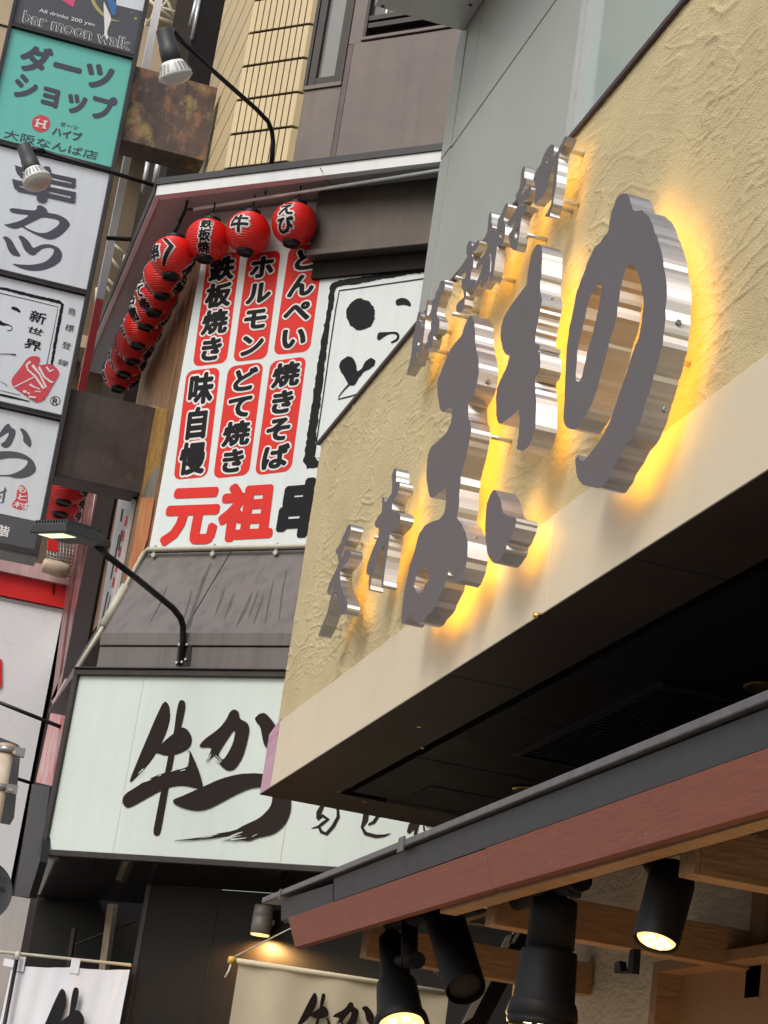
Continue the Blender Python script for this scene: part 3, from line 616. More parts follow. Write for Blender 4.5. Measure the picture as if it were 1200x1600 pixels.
paint(mb,[Q([(630,330),(640,310),(680,298),(720,310),(745,345),(735,362),(705,350),(670,350),(640,358)])],PM,.003)
paint(mb,[Q([(500,575),(510,545),(560,545),(640,540),(662,565),(655,600),(605,628),(595,615),(635,595),(645,570),(620,555),(580,560),(545,580),(515,605),(500,595)])],PM,.003)
paint(mb,[jag(Q([(232,790),(245,740),(290,715),(325,725),(350,770),(360,825),(390,800),(420,755),(455,728),(485,745),(480,785),(445,810),(400,835),(370,870),(345,915),(320,932),(295,915),(260,860),(240,830)]),.9,4)],PM,.003)
paint(mb,[Q(ribbon([(305,915),(265,955),(230,1000),(222,1024),(300,1005),(370,984),(430,975)],[14,9,7,8,9,8,7]))],PM,.0038,0)
obj('black_lettering', mb, M['ink'], ms, fixn=False)
mb = MB(); mb.slab(chq(.05,.046,5.6,8.2,.0012),-N*.001); mb.slab(chq(-.62,-.624,5.6,7.6,.0012),-N*.001); obj('panel_seam', mb, M['fasc'], ms)
# banner of fried food on the side street face
side = PX(XB)
fb = thing('food_photo_banner', (XB,14.5,5.6), 'food photo banner of fried cutlets and noodles on the wall round the corner', 'banner')
c = ch(aL,0,0); yc = c.y
mb = MB(); mb.box(XB+.001,XB+.03,yc+.005,16.3,5.6,8.2); obj('fried_picture', mb, M['fried'], fb)
mb = MB(); mb.prism([side(253,640)+V((-.003,0,0)),side(238,650)+V((-.003,0,0)),side(228,760)+V((-.003,0,0)),side(246,700)+V((-.003,0,0))],(.003,0,0)); mb.prism([side(262,640)+V((-.002,0,0)),side(236,632)+V((-.002,0,0)),side(222,790)+V((-.002,0,0)),side(240,790)+V((-.002,0,0))],(.0015,0,0)); obj('crumb_picture', mb, M['crumb'], fb)
mb = MB(); mb.prism([p+V((-.006,0,0)) for p in [side(x,y) for x,y in ((249,728),(240,735),(228,760),(221,790),(217,830),(214,864),(224,862),(231,842),(240,790))]],(.003,0,0)); obj('bowl_picture', mb, M['bowl'], fb)
mb = MB(); mb.prism([p+V((-.009,0,0)) for p in [side(x,y) for x,y in ((243,778),(222,778),(208,862),(198,905),(212,896),(232,845))]],(.003,0,0)); obj('noodle_picture', mb, M['noodle'], fb)
# narrow white notice strip further along
tb = thing('text_banner', (XB,16.2,5.6), 'narrow white banner with black and red vertical lettering on the side wall', 'banner')
q0 = [side(192,776),side(214,781),side(178,965),side(157,985)]
mb = MB(); mb.prism([p+V((-.03,0,0)) for p in q0],(.027,0,0)); obj('banner_cloth', mb, M['wallw'], tb)
mb = MB(); mr = MB(); pl = PX(XB-.03)
def bar(m,x0,y0,x1,y1,wd): paint(m,[ribbon([(x0,y0),(x1,y1)],wd)],pl,.001,0)
bar(mb,187,835,173,905,2.2); bar(mb,191,828,185,860,2); bar(mb,169,925,160,968,2.2); bar(mb,173,930,166,960,1.6); bar(mb,192,795,189,815,3)
for k in range(5): bar(mr,199-k*5,806+k*24,196-k*5,822+k*24,3.6)
obj('black_lettering', mb, M['ink'], tb, fixn=False); obj('red_lettering', mr, M['redink'], tb, fixn=False)

# ------------------------------------------------------------------ lanterns
LR, LH = .159, .148                               # radius, half height
rl = thing('lantern_rail', ch(.3,.22,8.1), 'slim white pipe rail under the canopy that carries the red lanterns', 'rail')
r0 = PZ(8.15)(303,327); r1_ = PZ(8.15)(700,264); mb = MB(); mb.tube([r0,r1_],.012,10); obj('pipe', mb, M['fasc'], rl)
mb = MB(); xr = 1.49; mb.tube([(xr,13.52,8.15),(xr,16.3,8.15)],.012,8); obj('side_pipe', mb, M['black'], rl)
mb = MB(); mb.tube([PZ(8.15)(303,327),(xr,13.52,8.15)],.009,8)
mb.tube([PZ(8.15)(415,303),PZ(8.22)(415,300)],.008,6); mb.tube([(xr,13.52,8.15),(xr,13.52,8.222)],.010,6); obj('bracket', mb, M['black'], rl)
def sph(az, lat, lift=0.):
    r = LR+lift; return V((math.sin(az)*math.cos(lat)*r, -math.cos(az)*math.cos(lat)*r, math.sin(lat)*(LH+lift)))
prof = []
LATM = math.radians(71)
for k in range(85):
    la = -LATM+2*LATM*k/84; rib = .0034*math.cos(k*2*math.pi/4.0)
    prof.append((math.sin(la)*LH, math.cos(la)**.86*LR+rib))
mbody = MB(); mbody.lathe((0,0,0),(0,0,1),prof,40)
zc = math.sin(LATM)*LH; rc = LR*math.cos(LATM)**.86
mtop = MB(); mtop.lathe((0,0,0),(0,0,1),[(zc-.010,rc*1.10),(zc+.026,rc*1.12),(zc+.028,rc*1.0),(zc+.004,rc*.95)],28)
mbot = MB(); mbot.lathe((0,0,0),(0,0,-1),[(zc-.010,rc*1.03),(zc+.026,rc*.98),(zc+.028,rc*.88),(zc+.012,rc*.84)],28)
ccd = MB()
for s_ in (-1,1): ccd.tube([(s_*rc*.9,0,zc+.01),(s_*rc*.55,0,zc+.06),(0,0,zc+.085)],.0025,5)
ccd.tube([(0,0,zc+.08),(.004,0,zc+.12),(0,0,zc+.16)],.006,6); ccd.tube([(rc*.5,.01,zc+.1),(rc*.95,.01,zc+.07),(rc*.8,.0,zc+.02)],.0022,5)
LM = [('body',mesh_from('body',mbody,M['lan'])),('top_cap',mesh_from('top_cap',mtop,M['black'])),('bottom_cap',mesh_from('bottom_cap',mbot,M['black'])),('hanging_cord',mesh_from('hanging_cord',ccd,M['black']))]
def curved(mb, s, az0, lat0, size, rad, lift, n, colw=None):
    k = len(s); ch_ = size
    for i, c_ in enumerate(s):
        vs, fs = glyphs(c_)
        bm = bmesh.new(); vv = [bm.verts.new(v) for v in vs]
        for f in fs:
            try: bm.faces.new([vv[a] for a in f])
            except ValueError: pass
        for _ in range(3):
            es = [e for e in bm.edges if e.calc_length() > .22]
            if es: bmesh.ops.subdivide_edges(bm, edges=es, cuts=1, use_grid_fill=False)
        bmesh.ops.triangulate(bm, faces=bm.faces)
        bm.verts.index_update(); vs2 = [v.co.copy() for v in bm.verts]; fs2 = [tuple(v.index for v in f.verts) for f in bm.faces]; bm.free()
        y0 = ((k-1)/2-i)*ch_
        for q in range(n):
            ox = rad*math.cos(2*math.pi*q/n); oy = rad*math.sin(2*math.pi*q/n)
            def fn(p):
                u = (p.x-.5+ox)*ch_; v_ = y0+(p.y-.38+oy)*ch_
                la = lat0+v_/LH; return sph(az0+u/LR/max(.55,math.cos(la)), la, lift+q*.00015)
            mb.add(vs2, fs2, fn)
LG = 'red paper lanterns under the canopy'
first = None
def lantern(loc, texts, label, rot=0.):
    global first
    t = thing('paper_lantern', loc, label, 'lantern', LG); t.rotation_euler.z = rot
    for nm, me in LM:
        o = link(bpy.data.objects.new(nm, me)); o.parent = t
    mw, mk = MB(), MB()
    for (s,az,lat,size) in texts:
        curved(mw, s, az, lat, size, .15, .0035, 10); curved(mk, s, az, lat, size, .04, .0062, 6)
    ow = link(bpy.data.objects.new('letter_outline', mesh_from('letter_outline', mw, M['lanp'], fixn=False))); ow.parent = t
    ok = link(bpy.data.objects.new('lettering', mesh_from('lettering', mk, M['ink'], fixn=False))); ok.parent = t
    return t
AZN = math.atan2(N.x, -N.y)                       # azimuth of chamfer normal seen from lantern
fp = MEN.off(.2)
lantern(fp(325,375), [('鉄板焼',AZN+.42,-.22,.088)], 'red lantern reading 鉄板焼, first on the front rail beside the corner one')
lantern(fp(388,364), [('牛',AZN+.10,.0,.14)], 'red lantern with a single big 牛, middle of the front rail')
lantern(fp(460,350), [('えび',AZN+.08,-.10,.125)], 'red lantern reading えび, right end of the front rail by the bronze box')
WB = -math.pi/2
colp = [(1.462,13.50),(1.468,13.86),(1.470,14.20),(1.473,14.53),(1.478,14.93),(1.478,15.27),(1.482,15.63),(1.484,15.97)]
ordn = ['corner lantern with a black and white arrow frame, ahead of the lantern column','second lantern of the receding column, just behind the corner one','third lantern of the receding column','fourth lantern of the receding column','fifth lantern of the receding column','sixth lantern of the receding column','next to last lantern of the receding column','farthest and lowest looking lantern of the receding column above the rusty box']
for i,(x,y) in enumerate(colp):
    tx = [(['','串カツ','どて焼','名物','ホルモン','牛すじ','串カツ','焼き'][i],WB+[0,.02,.34,.40,.10,.0,.12,.05][i],-.2,[0,.095,.11,.12,.085,.09,.085,.1][i]),(['','名物','串','元祖','牛','名物','串','元祖'][i],WB+math.pi-[0,.5,.15,.1,.2,.45,.5,.35][i],-.35,.095)] if i else [('串',WB+.28,-.1,.12),('名物',WB+math.pi-.45,-.4,.095)]
    t = lantern(V((x,y,7.745-.006*(i%3))), tx, 'red '+ordn[i]); t.rotation_euler = (random.uniform(-.06,.06),random.uniform(-.07,.07),random.uniform(-.12,.12))
    if i == 0:                                    # lozenge frame round the corner lantern's mark
        for nm_, wd, lf, mt in (('mark_outline',.030,.004,'lanp'),('mark_frame',.017,.008,'ink')):
            m_ = MB()
            for poly in ([(WB+.72,.62),(WB+1.2,.10),(WB+.78,-.85)],[(WB+2.60,.3),(WB+2.66,-.3),(WB+2.3,-.95)]):
                P = []
                for j in range(len(poly)-1):
                    for k in range(7): P.append((poly[j][0]+(poly[j+1][0]-poly[j][0])*k/7, poly[j][1]+(poly[j+1][1]-poly[j][1])*k/7))
                P.append(poly[-1])
                rowsA = []
                for k,(a_,l_) in enumerate(P):
                    rowsA.append([sph(a_-wd/LR,l_,lf), sph(a_+wd/LR,l_,lf)])
                m_.grid(rowsA)
            o_ = link(bpy.data.objects.new(nm_, mesh_from(nm_, m_, M[mt], fixn=False))); o_.parent = t

# ------------------------------------------------------------------ flared brown apron between menu sign and lower sign
ap = thing('metal_apron', ch(.3,.3,4.6), 'flared brown metal apron between the menu sign and the lower white sign', 'wall panel')
a0 = ch(1.06,.004,5.56); a1 = ch(-1.7,.004,5.56); g0_ = GYU(160,987)+N*-.02; zf = g0_.z
b0 = V((g0_.x,g0_.y,zf)); b1 = ch(-1.7,.43,zf)
mb = MB(); mb.hexa([b0,b1,a1,a0],[b0-N*.35,b1-N*.35,a1-N*.03,a0-N*.03])
s0 = V((XB,16.2,5.56)); s1 = V((b0.x,16.2,zf))
mb.hexa([s1,b0+V((-.001,.003,0)),a0+V((-.001,.003,0)),s0],[s1+V((.25,0,0)),b0+V((.25,.1,0)),a0+V((.02,.1,0)),s0+V((.02,0,0))])
obj('sloped_panel', mb, M['brownw2'], ap)
mb = MB(); f0 = V((b0.x-.0,b0.y,0))
for (z0,z1,o) in ((zf-.09,zf-.002,.012),(4.58,zf-.096,.0)):
    p0_ = b0+N*o+T*.012; p1_ = b1+N*o
    mb.hexa([(p0_.x,p0_.y,z0),(p1_.x,p1_.y,z0),(p1_.x,p1_.y,z1),(p0_.x,p0_.y,z1)],[(p0_.x-N.x*.3,p0_.y-N.y*.3,z0),(p1_.x-N.x*.3,p1_.y-N.y*.3,z0),(p1_.x-N.x*.3,p1_.y-N.y*.3,z1),(p0_.x-N.x*.3,p0_.y-N.y*.3,z1)])
obj('lower_rail', mb, M['brownw2'], ap, bevel=.004)
mb = MB()
for px,py in ((318,905),):
    mb.slab([a0+(a1-a0)*.243+N*.004,a0+(a1-a0)*.245+N*.004,b0+(b1-b0)*.232+N*.004,b0+(b1-b0)*.230+N*.004],N*-.003)
obj('panel_seam', mb, M['black'], ap)
ax_ = (a1-a0).cross(b0-a0).normalized(); ax_ = ax_ if ax_.dot(N) > 0 else -ax_
spl = Plane(a0, ax_); mb = MB()
for i,(p,wd) in enumerate((([(352,917),(345,938),(336,962)],[1,5,1]),([(366,926),(360,944),(350,970)],[1,4,1]),([(394,926),(384,950),(370,978)],[1,6,2]),([(404,922),(398,940),(388,965)],[1,3,1]),([(412,930),(404,952),(396,975)],[1,3,1]),([(300,922),(294,945),(284,978)],[1,2.5,1]),([(262,915),(250,945),(234,974)],[.8,2,.8]),([(330,880),(318,905),(303,950),(293,984)],[2,5,5,7]),([(428,905),(420,940),(414,975)],[.8,2.5,1]),([(448,890),(440,930),(436,970)],[.8,2,1]))):
    paint(mb,[ribbon(p,wd)],spl,.0012+i*.0002,1)
obj('drip_stain', mb, M['grime'], ap, fixn=False)
# cream conduit along the sign foot, then down the hip
cd = thing('conduit_pipe', ch(1.0,.06,5.5), 'cream conduit pipe clipped under the menu sign and running down the hip', 'pipe')
c1 = MEN.off(.05); P0 = c1(228,872); P1 = ch(-1.6,.05,5.575); P0 = V((P0.x,P0.y,5.57))
hip = [V((P1.x,P1.y,5.572)), P0, P0+V((-.02,.03,-.03))]
hp = PX(1.50); 
low = [V((1.47,14.0,5.13)),V((1.42,14.05,4.62))]
pa = Plane(MEN.p+N*.22, N)(158,985); pe = Plane(MEN.p+N*.42, N)(120,1046)
mb = MB(); mb.tube(hip+[pa+V((.0,0,0)),pe],.017,10); obj('pipe', mb, M['conduit'], cd)
mb = MB(); mid = (hip[-1]+pa)/2; mb.tube([hip[-1]+(pa-hip[-1])*.42,hip[-1]+(pa-hip[-1])*.95],.032,8); obj('joint_box', mb, M['conduit'], cd)
mb = MB()
for px in (240,332,430):
    q = c1(px,869); mb.tube([(q.x,q.y,5.60),(q.x,q.y,5.535)],.010,6); mb.lathe((q.x,q.y,5.53)+N*.0 if False else V((q.x,q.y,5.528)),N,[(-.01,.016),(.012,.016)],10)
obj('clip', mb, M['conduit'], cd)

# ------------------------------------------------------------------ lower white brush-lettered signboard
gs = thing('brush_signboard', GYU(300,1340), 'wide white signboard with bold black brush lettering 牛かつ in a dark frame', 'signboard')
al_l = (GYU(65,1335)-GYU.p).dot(T); al_i = (GYU(75,1326)-GYU.p).dot(T); zt0, zt1, zb0, zb1 = 4.592, 4.545, 3.40, 3.355
def gq(a0,a1,z0,z1,o):
    f = lambda a,z: V((GYU.p.x+T.x*a+N.x*o, GYU.p.y+T.y*a+N.y*o, z)); return [f(a0,z0),f(a1,z0),f(a1,z1),f(a0,z1)]
mb = MB(); mb.slab(gq(al_i+.01,-2.2,zb0-.01,zt1+.01,0),-N*.03); obj('sign_face', mb, M['gyup'], gs)
mb = MB(); mb.slab(gq(al_l,-2.2,zt1+.008,zt0,.03),-N*.3); mb.slab(gq(al_l,-2.2,zt0+.001,zt0+.012,.045),-N*.3); mb.slab(gq(al_l,-2.2,zb1,zb0-.006,.03),-N*.3); mb.slab(gq(al_l,al_i+.006,zb0-.006,zt1+.008,.03),-N*.3)
obj('frame', mb, M['frame'], gs, bevel=.004)
Gz = lambda p: zt(p,170,1070,3.636)
SA = [(315,88),(345,115),(352,190),(330,270),(300,335),(265,400),(225,455),(165,520),(125,558),(118,545),(160,440),(215,310),(270,180)]
SB = [(290,345),(340,300),(372,275),(415,238),(450,255),(475,300),(470,345),(440,375),(380,400),(320,405),(280,390),(262,392)]
SCc = [(400,95),(415,85),(435,95),(438,130),(415,238),(385,330),(375,400),(360,480),(340,600),(315,740),(295,850),(272,862),(252,845),(270,750),(295,620),(325,480),(340,400),(372,270),(385,160)]
SD = [(80,650),(95,620),(160,580),(220,540),(300,505),(360,495),(450,465),(460,430),(448,375),(460,368),(490,430),(515,490),(535,560),(540,600),(500,590),(440,575),(380,575),(300,600),(220,645),(140,690),(105,702),(82,680)]
SE = [(715,138),(742,155),(745,195),(790,215),(803,250),(790,320),(765,410),(720,480),(680,492),(640,465),(600,400),(550,445),(575,395),(590,355),(510,358),(540,315),(630,250),(670,200),(690,155)]
SEh = [(710,262),(722,265),(710,330),(680,390),(650,432),(622,400),(640,365),(690,290)]
SF = [(832,190),(860,165),(890,160),(925,195),(955,240),(975,300),(985,370),(960,420),(920,380),(885,345),(875,300),(865,240),(840,212)]
SG = [(365,655),(430,630),(540,580),(640,535),(740,508),(850,503),(950,520),(1020,570),(1040,650),(1035,730),(1000,800),(940,850),(840,870),(800,890),(770,885),(740,880),(640,890),(740,870),(700,858),(520,882),(340,890),(500,872),(640,850),(600,850),(720,830),(770,800),(860,760),(920,700),(935,650),(925,600),(860,580),(800,590),(720,625),(640,670),(560,710),(490,718),(420,700),(375,680)]
def gyukatsu(mb, plane, tf, lift):
    for i, lp in enumerate(([SA],[SB],[SCc],[SD],[SE,SEh],[SF],[SG])):
        paint(mb, [tf(l) for l in lp], plane, lift+i*.0012, 1)
mb = MB(); gyukatsu(mb, GYU, Gz, .002)
H = lambda p,wd: zt(ribbon(p,wd),460,1230,4.615)
for i,(p,wd) in enumerate((([(215,60),(205,130),(178,185),(168,225)],[30,30,40,20]),([(168,235),(205,205),(242,232),(205,262),(175,285),(125,298)],[20,24,30,24,18,5]),([(178,280),(195,322),(232,338),(280,285),(318,215),(315,160),(270,110)],[18,24,26,26,24,20,14]),([(525,140),(512,240),(490,290),(515,335),(590,355),(650,350),(698,334)],[40,40,20,28,26,18,3]),([(650,170),(600,215),(575,252),(535,272)],[14,22,24,12]),([(960,150),(890,240),(845,290),(822,330)],[30,60,50,20]),([(895,240),(878,320),(862,392)],[26,22,8]),([(935,265),(938,310),(965,342)],[10,12,10]),([(950,278),(1030,285)],[12,16]),([(1060,200),(1052,280),(1040,360)],[34,34,26]))):
    paint(mb,[H(p,wd)],GYU,.0022+i*.0008,0)
obj('lettering', mb, M['inkb'], gs, fixn=False)
mb = MB()
for i,(p,wd) in enumerate((([(172,560),(210,548),(246,538)],[4,15,6]),([(158,578),(182,566)],[3,8]),([(284,522),(304,514)],[3,6]),([(358,497),(385,478),(402,472)],[3,9,4]),([(402,482),(430,470),(456,464)],[8,12,5]),([(412,492),(442,484)],[3,7]),([(462,372),(459,410),(455,448)],[3,11,4]),([(556,438),(574,410)],[4,6]),([(566,440),(588,396)],[3,6]),([(602,408),(622,432),(642,448)],[4,8,4]),([(612,402),(648,440)],[3,5]),([(690,866),(730,852),(770,838)],[3,9,2]),([(640,878),(700,868),(760,860)],[8,6,2]),([(700,884),(740,878),(790,872)],[9,6,2]),([(600,845),(660,838),(722,826)],[7,5,2]),([(520,876),(600,862)],[1,5]),([(175,510),(205,480)],[3,6]),([(820,868),(850,852)],[2,4]),([(600,548),(650,530)],[2,4]))):
    paint(mb,[Gz(ribbon(p,wd))],GYU,.0115+i*.0004,1)
obj('dry_brush_gap', mb, M['gyup'], gs, fixn=False)
mb = MB(); mb.slab(gq((GYU(452,1250)-GYU.p).dot(T),(GYU(452,1250)-GYU.p).dot(T)-.006,zb0,zt1,.001),-N*.0005); mb.slab(gq((GYU(200,1200)-GYU.p).dot(T),(GYU(200,1200)-GYU.p).dot(T)-.003,zb0,zt1,.001),-N*.0005); obj('panel_seam', mb, M['conduit'], gs)
# underside and dark side panel
us = thing('sign_underside', GYU(200,1380), 'glossy black underside beneath the brush signboard', 'panel')
l0 = gq(al_l,-2.2,3.352,3.352,.0); bk = PZ(3.285)(45,1400); bm_ = ch(.75,0.0,3.285); be = ch(-2.4,0.0,3.285)
mb = MB(); up = Z*.02
mb.hexa([l0[0],l0[1],be,bm_],[l0[0]+up,l0[1]+up,be+up,bm_+up]); mb.hexa([l0[0]+T*.001,bm_+T*.001,bm_+V((0,1.6,0)),bk],[l0[0]+T*.001+up,bm_+T*.001+up,bm_+V((0,1.6,0))+up,bk+up]); obj('gloss_panel', mb, M['gloss'], us)
mb = MB(); mb.prism([PX(1.302)(x,y) for x,y in ((78,1229),(50,1225),(22,1400),(45,1402),(62,1346))],(.05,0,0)); obj('side_panel', mb, M['navy'], None, 'blue black metal side panel at the left end of the brush signboard', 'panel')

# ------------------------------------------------------------------ shopfront below: dark wall, doorway, lamp, cloths
dw = thing('shopfront', ch(0,-.3,0), 'dark brown shopfront wall and doorway under the brush signboard', 'shopfront')
alw = (MEN(231,1381)-MEN.p).dot(T)
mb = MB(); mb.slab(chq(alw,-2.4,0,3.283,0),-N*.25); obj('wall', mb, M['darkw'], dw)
mb = MB(); mb.slab(chq(alw+.006,alw-.03,0,3.283,.004),-N*.02); obj('corner_edge', mb, M['frame'], dw)
mb = MB(); mb.slab(chq(2.2,alw-.6,0,3.30,-1.0),-N*.1); mb.slab(chq(alw-.005,alw-.05,0,3.28,-.26),-N*.75); obj('doorway', mb, M['blackm'], dw)
mb = MB(); q = MEN.off(-.3); p0_ = q(175,1412); mb.slab([q(168,1412),q(178,1412),q(164,1516),q(154,1516)],-N*.05); obj('door_jamb', mb, M['pole'], dw)
mb = MB(); q = MEN.off(-.35); mb.slab([q(205,1440),q(210,1440),q(120,1475),q(115,1475)],-N*.02); mb.slab([q(112,1450),q(118,1450),q(105,1530),q(100,1530)],-N*.02); obj('door_frame', mb, M['frame'], dw)
mb = MB(); mb.slab(chq(alw-.55,alw-.56,0,3.2,.002),-N*.0015); obj('wall_seam', mb, M['blackm'], dw)
# cylinder wall lamp
lp = MEN.off(.09); la, lb = lp(410,1416), lp(406,1461); la = V((lb.x,lb.y,la.z))
wl = thing('wall_lamp', lb, 'small grey cylinder wall lamp glowing downwards on the dark wall', 'wall lamp'); rl_ = .062
mb = MB(); hgt = la.z-lb.z; mb.lathe(lb,(0,0,1),[(.004,rl_*.96),(.004,rl_),(hgt*.62,rl_),(hgt*.62+.002,rl_*.97),(hgt*.64,rl_),(hgt,rl_*.98),(hgt+.006,rl_*.85)],30,cap0=False); mb.box(lb.x+.0,lb.x+.08,lb.y,lb.y+.09,lb.z+hgt*.4,lb.z+hgt*.6); obj('body', mb, M['grey'], wl)
mb = MB(); mb.lathe(lb,(0,0,1),[(-.004,rl_*.9),(.006,rl_*.95)],28); obj('lens', mb, M['warmled'], wl)
l_ = bpy.data.lights.new('wall_lamp_light','SPOT'); l_.energy = 90; l_.color = (1,.55,.18); l_.spot_size = math.radians(176); l_.spot_blend = .4; l_.shadow_soft_size = .04
lo = link(bpy.data.objects.new('wall_lamp_light', l_)); lo.location = lb+V((0,0,-.012)); lo.rotation_euler = (0,0,0)
# cream banner hung from a cord
BY = PY(11.2)
bn = thing('hanging_banner', BY(530,1600), 'cream cloth banner with black 牛かつ brush lettering hung from a cord', 'banner')
bl_, br_ = BY(368,1501), BY(709,1553)
mb = MB(); rows = []
for j in range(20):
    r = []
    for i in range(40):
        u = i/39; p = bl_+V((.02,0,0))+(br_-bl_-V((.05,0,0)))*u; v = j/19*1.1
        r.append((p.x+.0*v, 11.2+.010*math.sin(u*9+v*3)*v+.006*math.sin(u*23), p.z-.012-v))
    rows.append(r)
mb.grid(rows, True); obj('cloth', mb, M['creamc'], bn)
mb = MB(); mb.tube([bl_,br_],.016,10); obj('rod', mb, M['creamc'], bn)
mb = MB(); mb.lathe(bl_,(bl_-br_),[(0,.018),(.02,.022),(.04,.018)],10); mb.lathe(br_,(br_-bl_),[(0,.018),(.02,.022),(.04,.018)],10); obj('rod_end', mb, M['brass'], bn)
mb = MB(); hk = BY(545,1405); mb.tube([bl_+V((-.01,-.01,.02)),hk,br_+V((.01,-.01,.02))],.004,6); mb.tube([bl_+V((-.02,0,-.01)),bl_+V((-.03,-.01,-.06)),bl_+V((-.045,-.01,-.10))],.006,6); obj('cord', mb, M['cord'], bn)
mb = MB(); k_ = .46
def Bz(p): return [(463-.30*(0)+ (x-120)*.275*.52+0, 1550+(y-88)*.275*.47+(x-315)*.275*.52*.155) for x,y in p]
gyukatsu(mb, PY(11.175), Bz, .0)
obj('lettering', mb, M['inkb'], bn, fixn=False)
# white noren on a bamboo rod
nr = thing('white_noren', MEN.off(.02)(110,1600), 'white split curtain with black brush lettering at the doorway on the left', 'shop curtain')
NP = MEN.off(.06); n0, n1 = NP(-30,1484), NP(204,1508)
mb = MB(); mb.tube([n0,n1],.011,8); obj('rod', mb, M['conduit'], nr)
c0_, c1_ = NP(19,1508), NP(203,1515); rows = []
for j in range(24):
    r = []
    for i in range(60):
        u = i/59; v = j/23*1.2; p = c0_+(c1_-c0_)*u
        sag = -.012*math.sin(math.pi*((u*2)%1))
        fold = .014*math.sin(u*14+v*2.5)*(.3+v)+.006*math.sin(u*37+v*4)
        r.append(V((p.x,p.y,p.z+sag*.6-v))+N*fold)
    rows.append(r)
mb = MB(); mb.grid(rows, True)
for u in (.08,.55):
    p = c0_+(c1_-c0_)*u; mb.slab([p+T*.035+Z*-.04+N*.016,p-T*.035+Z*-.04+N*.016,p-T*.035+Z*.055+N*.016,p+T*.035+Z*.055+N*.016],N*-.003)
p = c0_+(c1_-c0_)*.03; mb.slab([p+T*.09+Z*-.01+N*.017,p-T*.02+Z*-.02+N*.017,p-T*.02+Z*.03+N*.017,p+T*.09+Z*.035+N*.017],N*-.003)
obj('cloth', mb, M['whitec'], nr)
mb = MB(); k=MEN.off(.105)
def Nz(p): return [(58+(x-150)*.275*.83, 1543+(y-88)*.275*.83) for x,y in p]
for i, lq in enumerate(([SA],[SB],[SCc])): paint(mb,[Nz(l) for l in lq],k,i*.0012,1)
obj('lettering', mb, M['ink'], nr, fixn=False)
pp = thing('noren_pole', NP(22,1600), 'thin black pole with a white cap holding the curtain rod', 'pole')
q = MEN.off(.12)(26,1500); mb = MB(); mb.tube([(q.x,q.y,0),(q.x,q.y,q.z)],.014,8); obj('shaft', mb, M['black'], pp)
mb = MB(); mb.lathe(q,(0,0,1),[(0,.019),(.05,.019),(.055,.012)],10); obj('cap', mb, M['wallw'], pp)

# ================================================================== LAMPS ON ARMS
def spot_head(t, top, axis, r, L):
    mb = MB(); mb.lathe(top,axis,[(0,r*.44),(.01,r*.50),(L*.34,r*.53),(L*.35,r*.58),(L*.62,r*.60),(L*.64,r*.56)],26); obj('lamp_body', mb, M['char'], t)
    mb = MB(); mb.lathe(top,axis,[(L*.63,r*.62),(L*.68,r*.72),(L*.86,r*.98),(L*.92,r*1.0),(L*.93,r*.93)],36,cap0=True,cap1=False); o = obj('lamp_rim', mb, M['lampw'], t)
    mb = MB(); d = V(axis).normalized(); u = d.cross(V((.3,.2,1))).normalized(); v = d.cross(u); b_ = V(top)
    for k in range(22):
        a = 2*math.pi*k/22; e = u*math.cos(a)+v*math.sin(a); s_ = d.cross(e)*r*.055
        p0_ = b_+d*L*.69+e*r*.745; p1_ = b_+d*L*.85+e*r*.975
        mb.slab([p0_-s_,p0_+s_,p1_+s_,p1_-s_], e*.002)
    obj('cooling_slot', mb, M['galv'], t)
    mb = MB(); mb.lathe(top,axis,[(L*.90,r*.96),(L*.94,r*.94),(L*1.0,r*.75),(L*1.04,r*.4),(L*1.05,r*.02)],30); obj('lens', mb, M['lens'], t)
def pl_vert(p, d): return Plane(p, V(d).cross(Z))
# upper lamp: arm from the canopy top, out over the pavement
base = EAV.off(-.05)(427,240); ad = Plane(base, T)
t = thing('arm_spotlight', base, 'black arm lamp rising from the canopy in front of the cream tiles', 'spotlight', 'lamps on arms')
mb = MB(); mb.tube([base-Z*.1, ad(427,225), ad(425,205), ad(419,190), ad(400,170), ad(332,110), ad(276,57)],.0165,10); obj('arm', mb, M['black'], t)
tp = ad(256,45); q_ = ad(275,118); ax = q_-(q_-EYE).normalized()*.10-ad(257,46)
mb = MB(); mb.tube([ad(277,58),ad(268,48)],.026,10); mb.tube([ad(283,62),ad(276,57)],.022,8); obj('knuckle', mb, M['black'], t)
spot_head(t, tp, ax, metres(27,tp), metres(84,tp))
# second lamp, from the canopy corner
base = V((xe,13.65,8.23)); ad = PY(13.65)
t = thing('arm_spotlight', base, 'black arm lamp reaching from the canopy corner across the white lightbox', 'spotlight', 'lamps on arms')
mb = MB(); mb.tube([ad(240,289),ad(150,262),ad(66,236)],.0165,10); obj('arm', mb, M['black'], t)
mb = MB(); mb.tube([ad(68,237),ad(50,233)],.025,10); obj('knuckle', mb, M['black'], t)
tp = ad(37,229); q_ = ad(64,296); ax = q_-(q_-EYE).normalized()*.09-ad(38,230)
spot_head(t, tp, ax, metres(23,tp), metres(76,tp))
# thin strut lower on the canopy edge
mb = MB(); mb.tube([PY(15.0)(166,372),PY(15.0)(206,374)],.018,8); obj('strut_bar', mb, M['black'], None, 'short black strut between the sign tower and the canopy edge', 'strut')
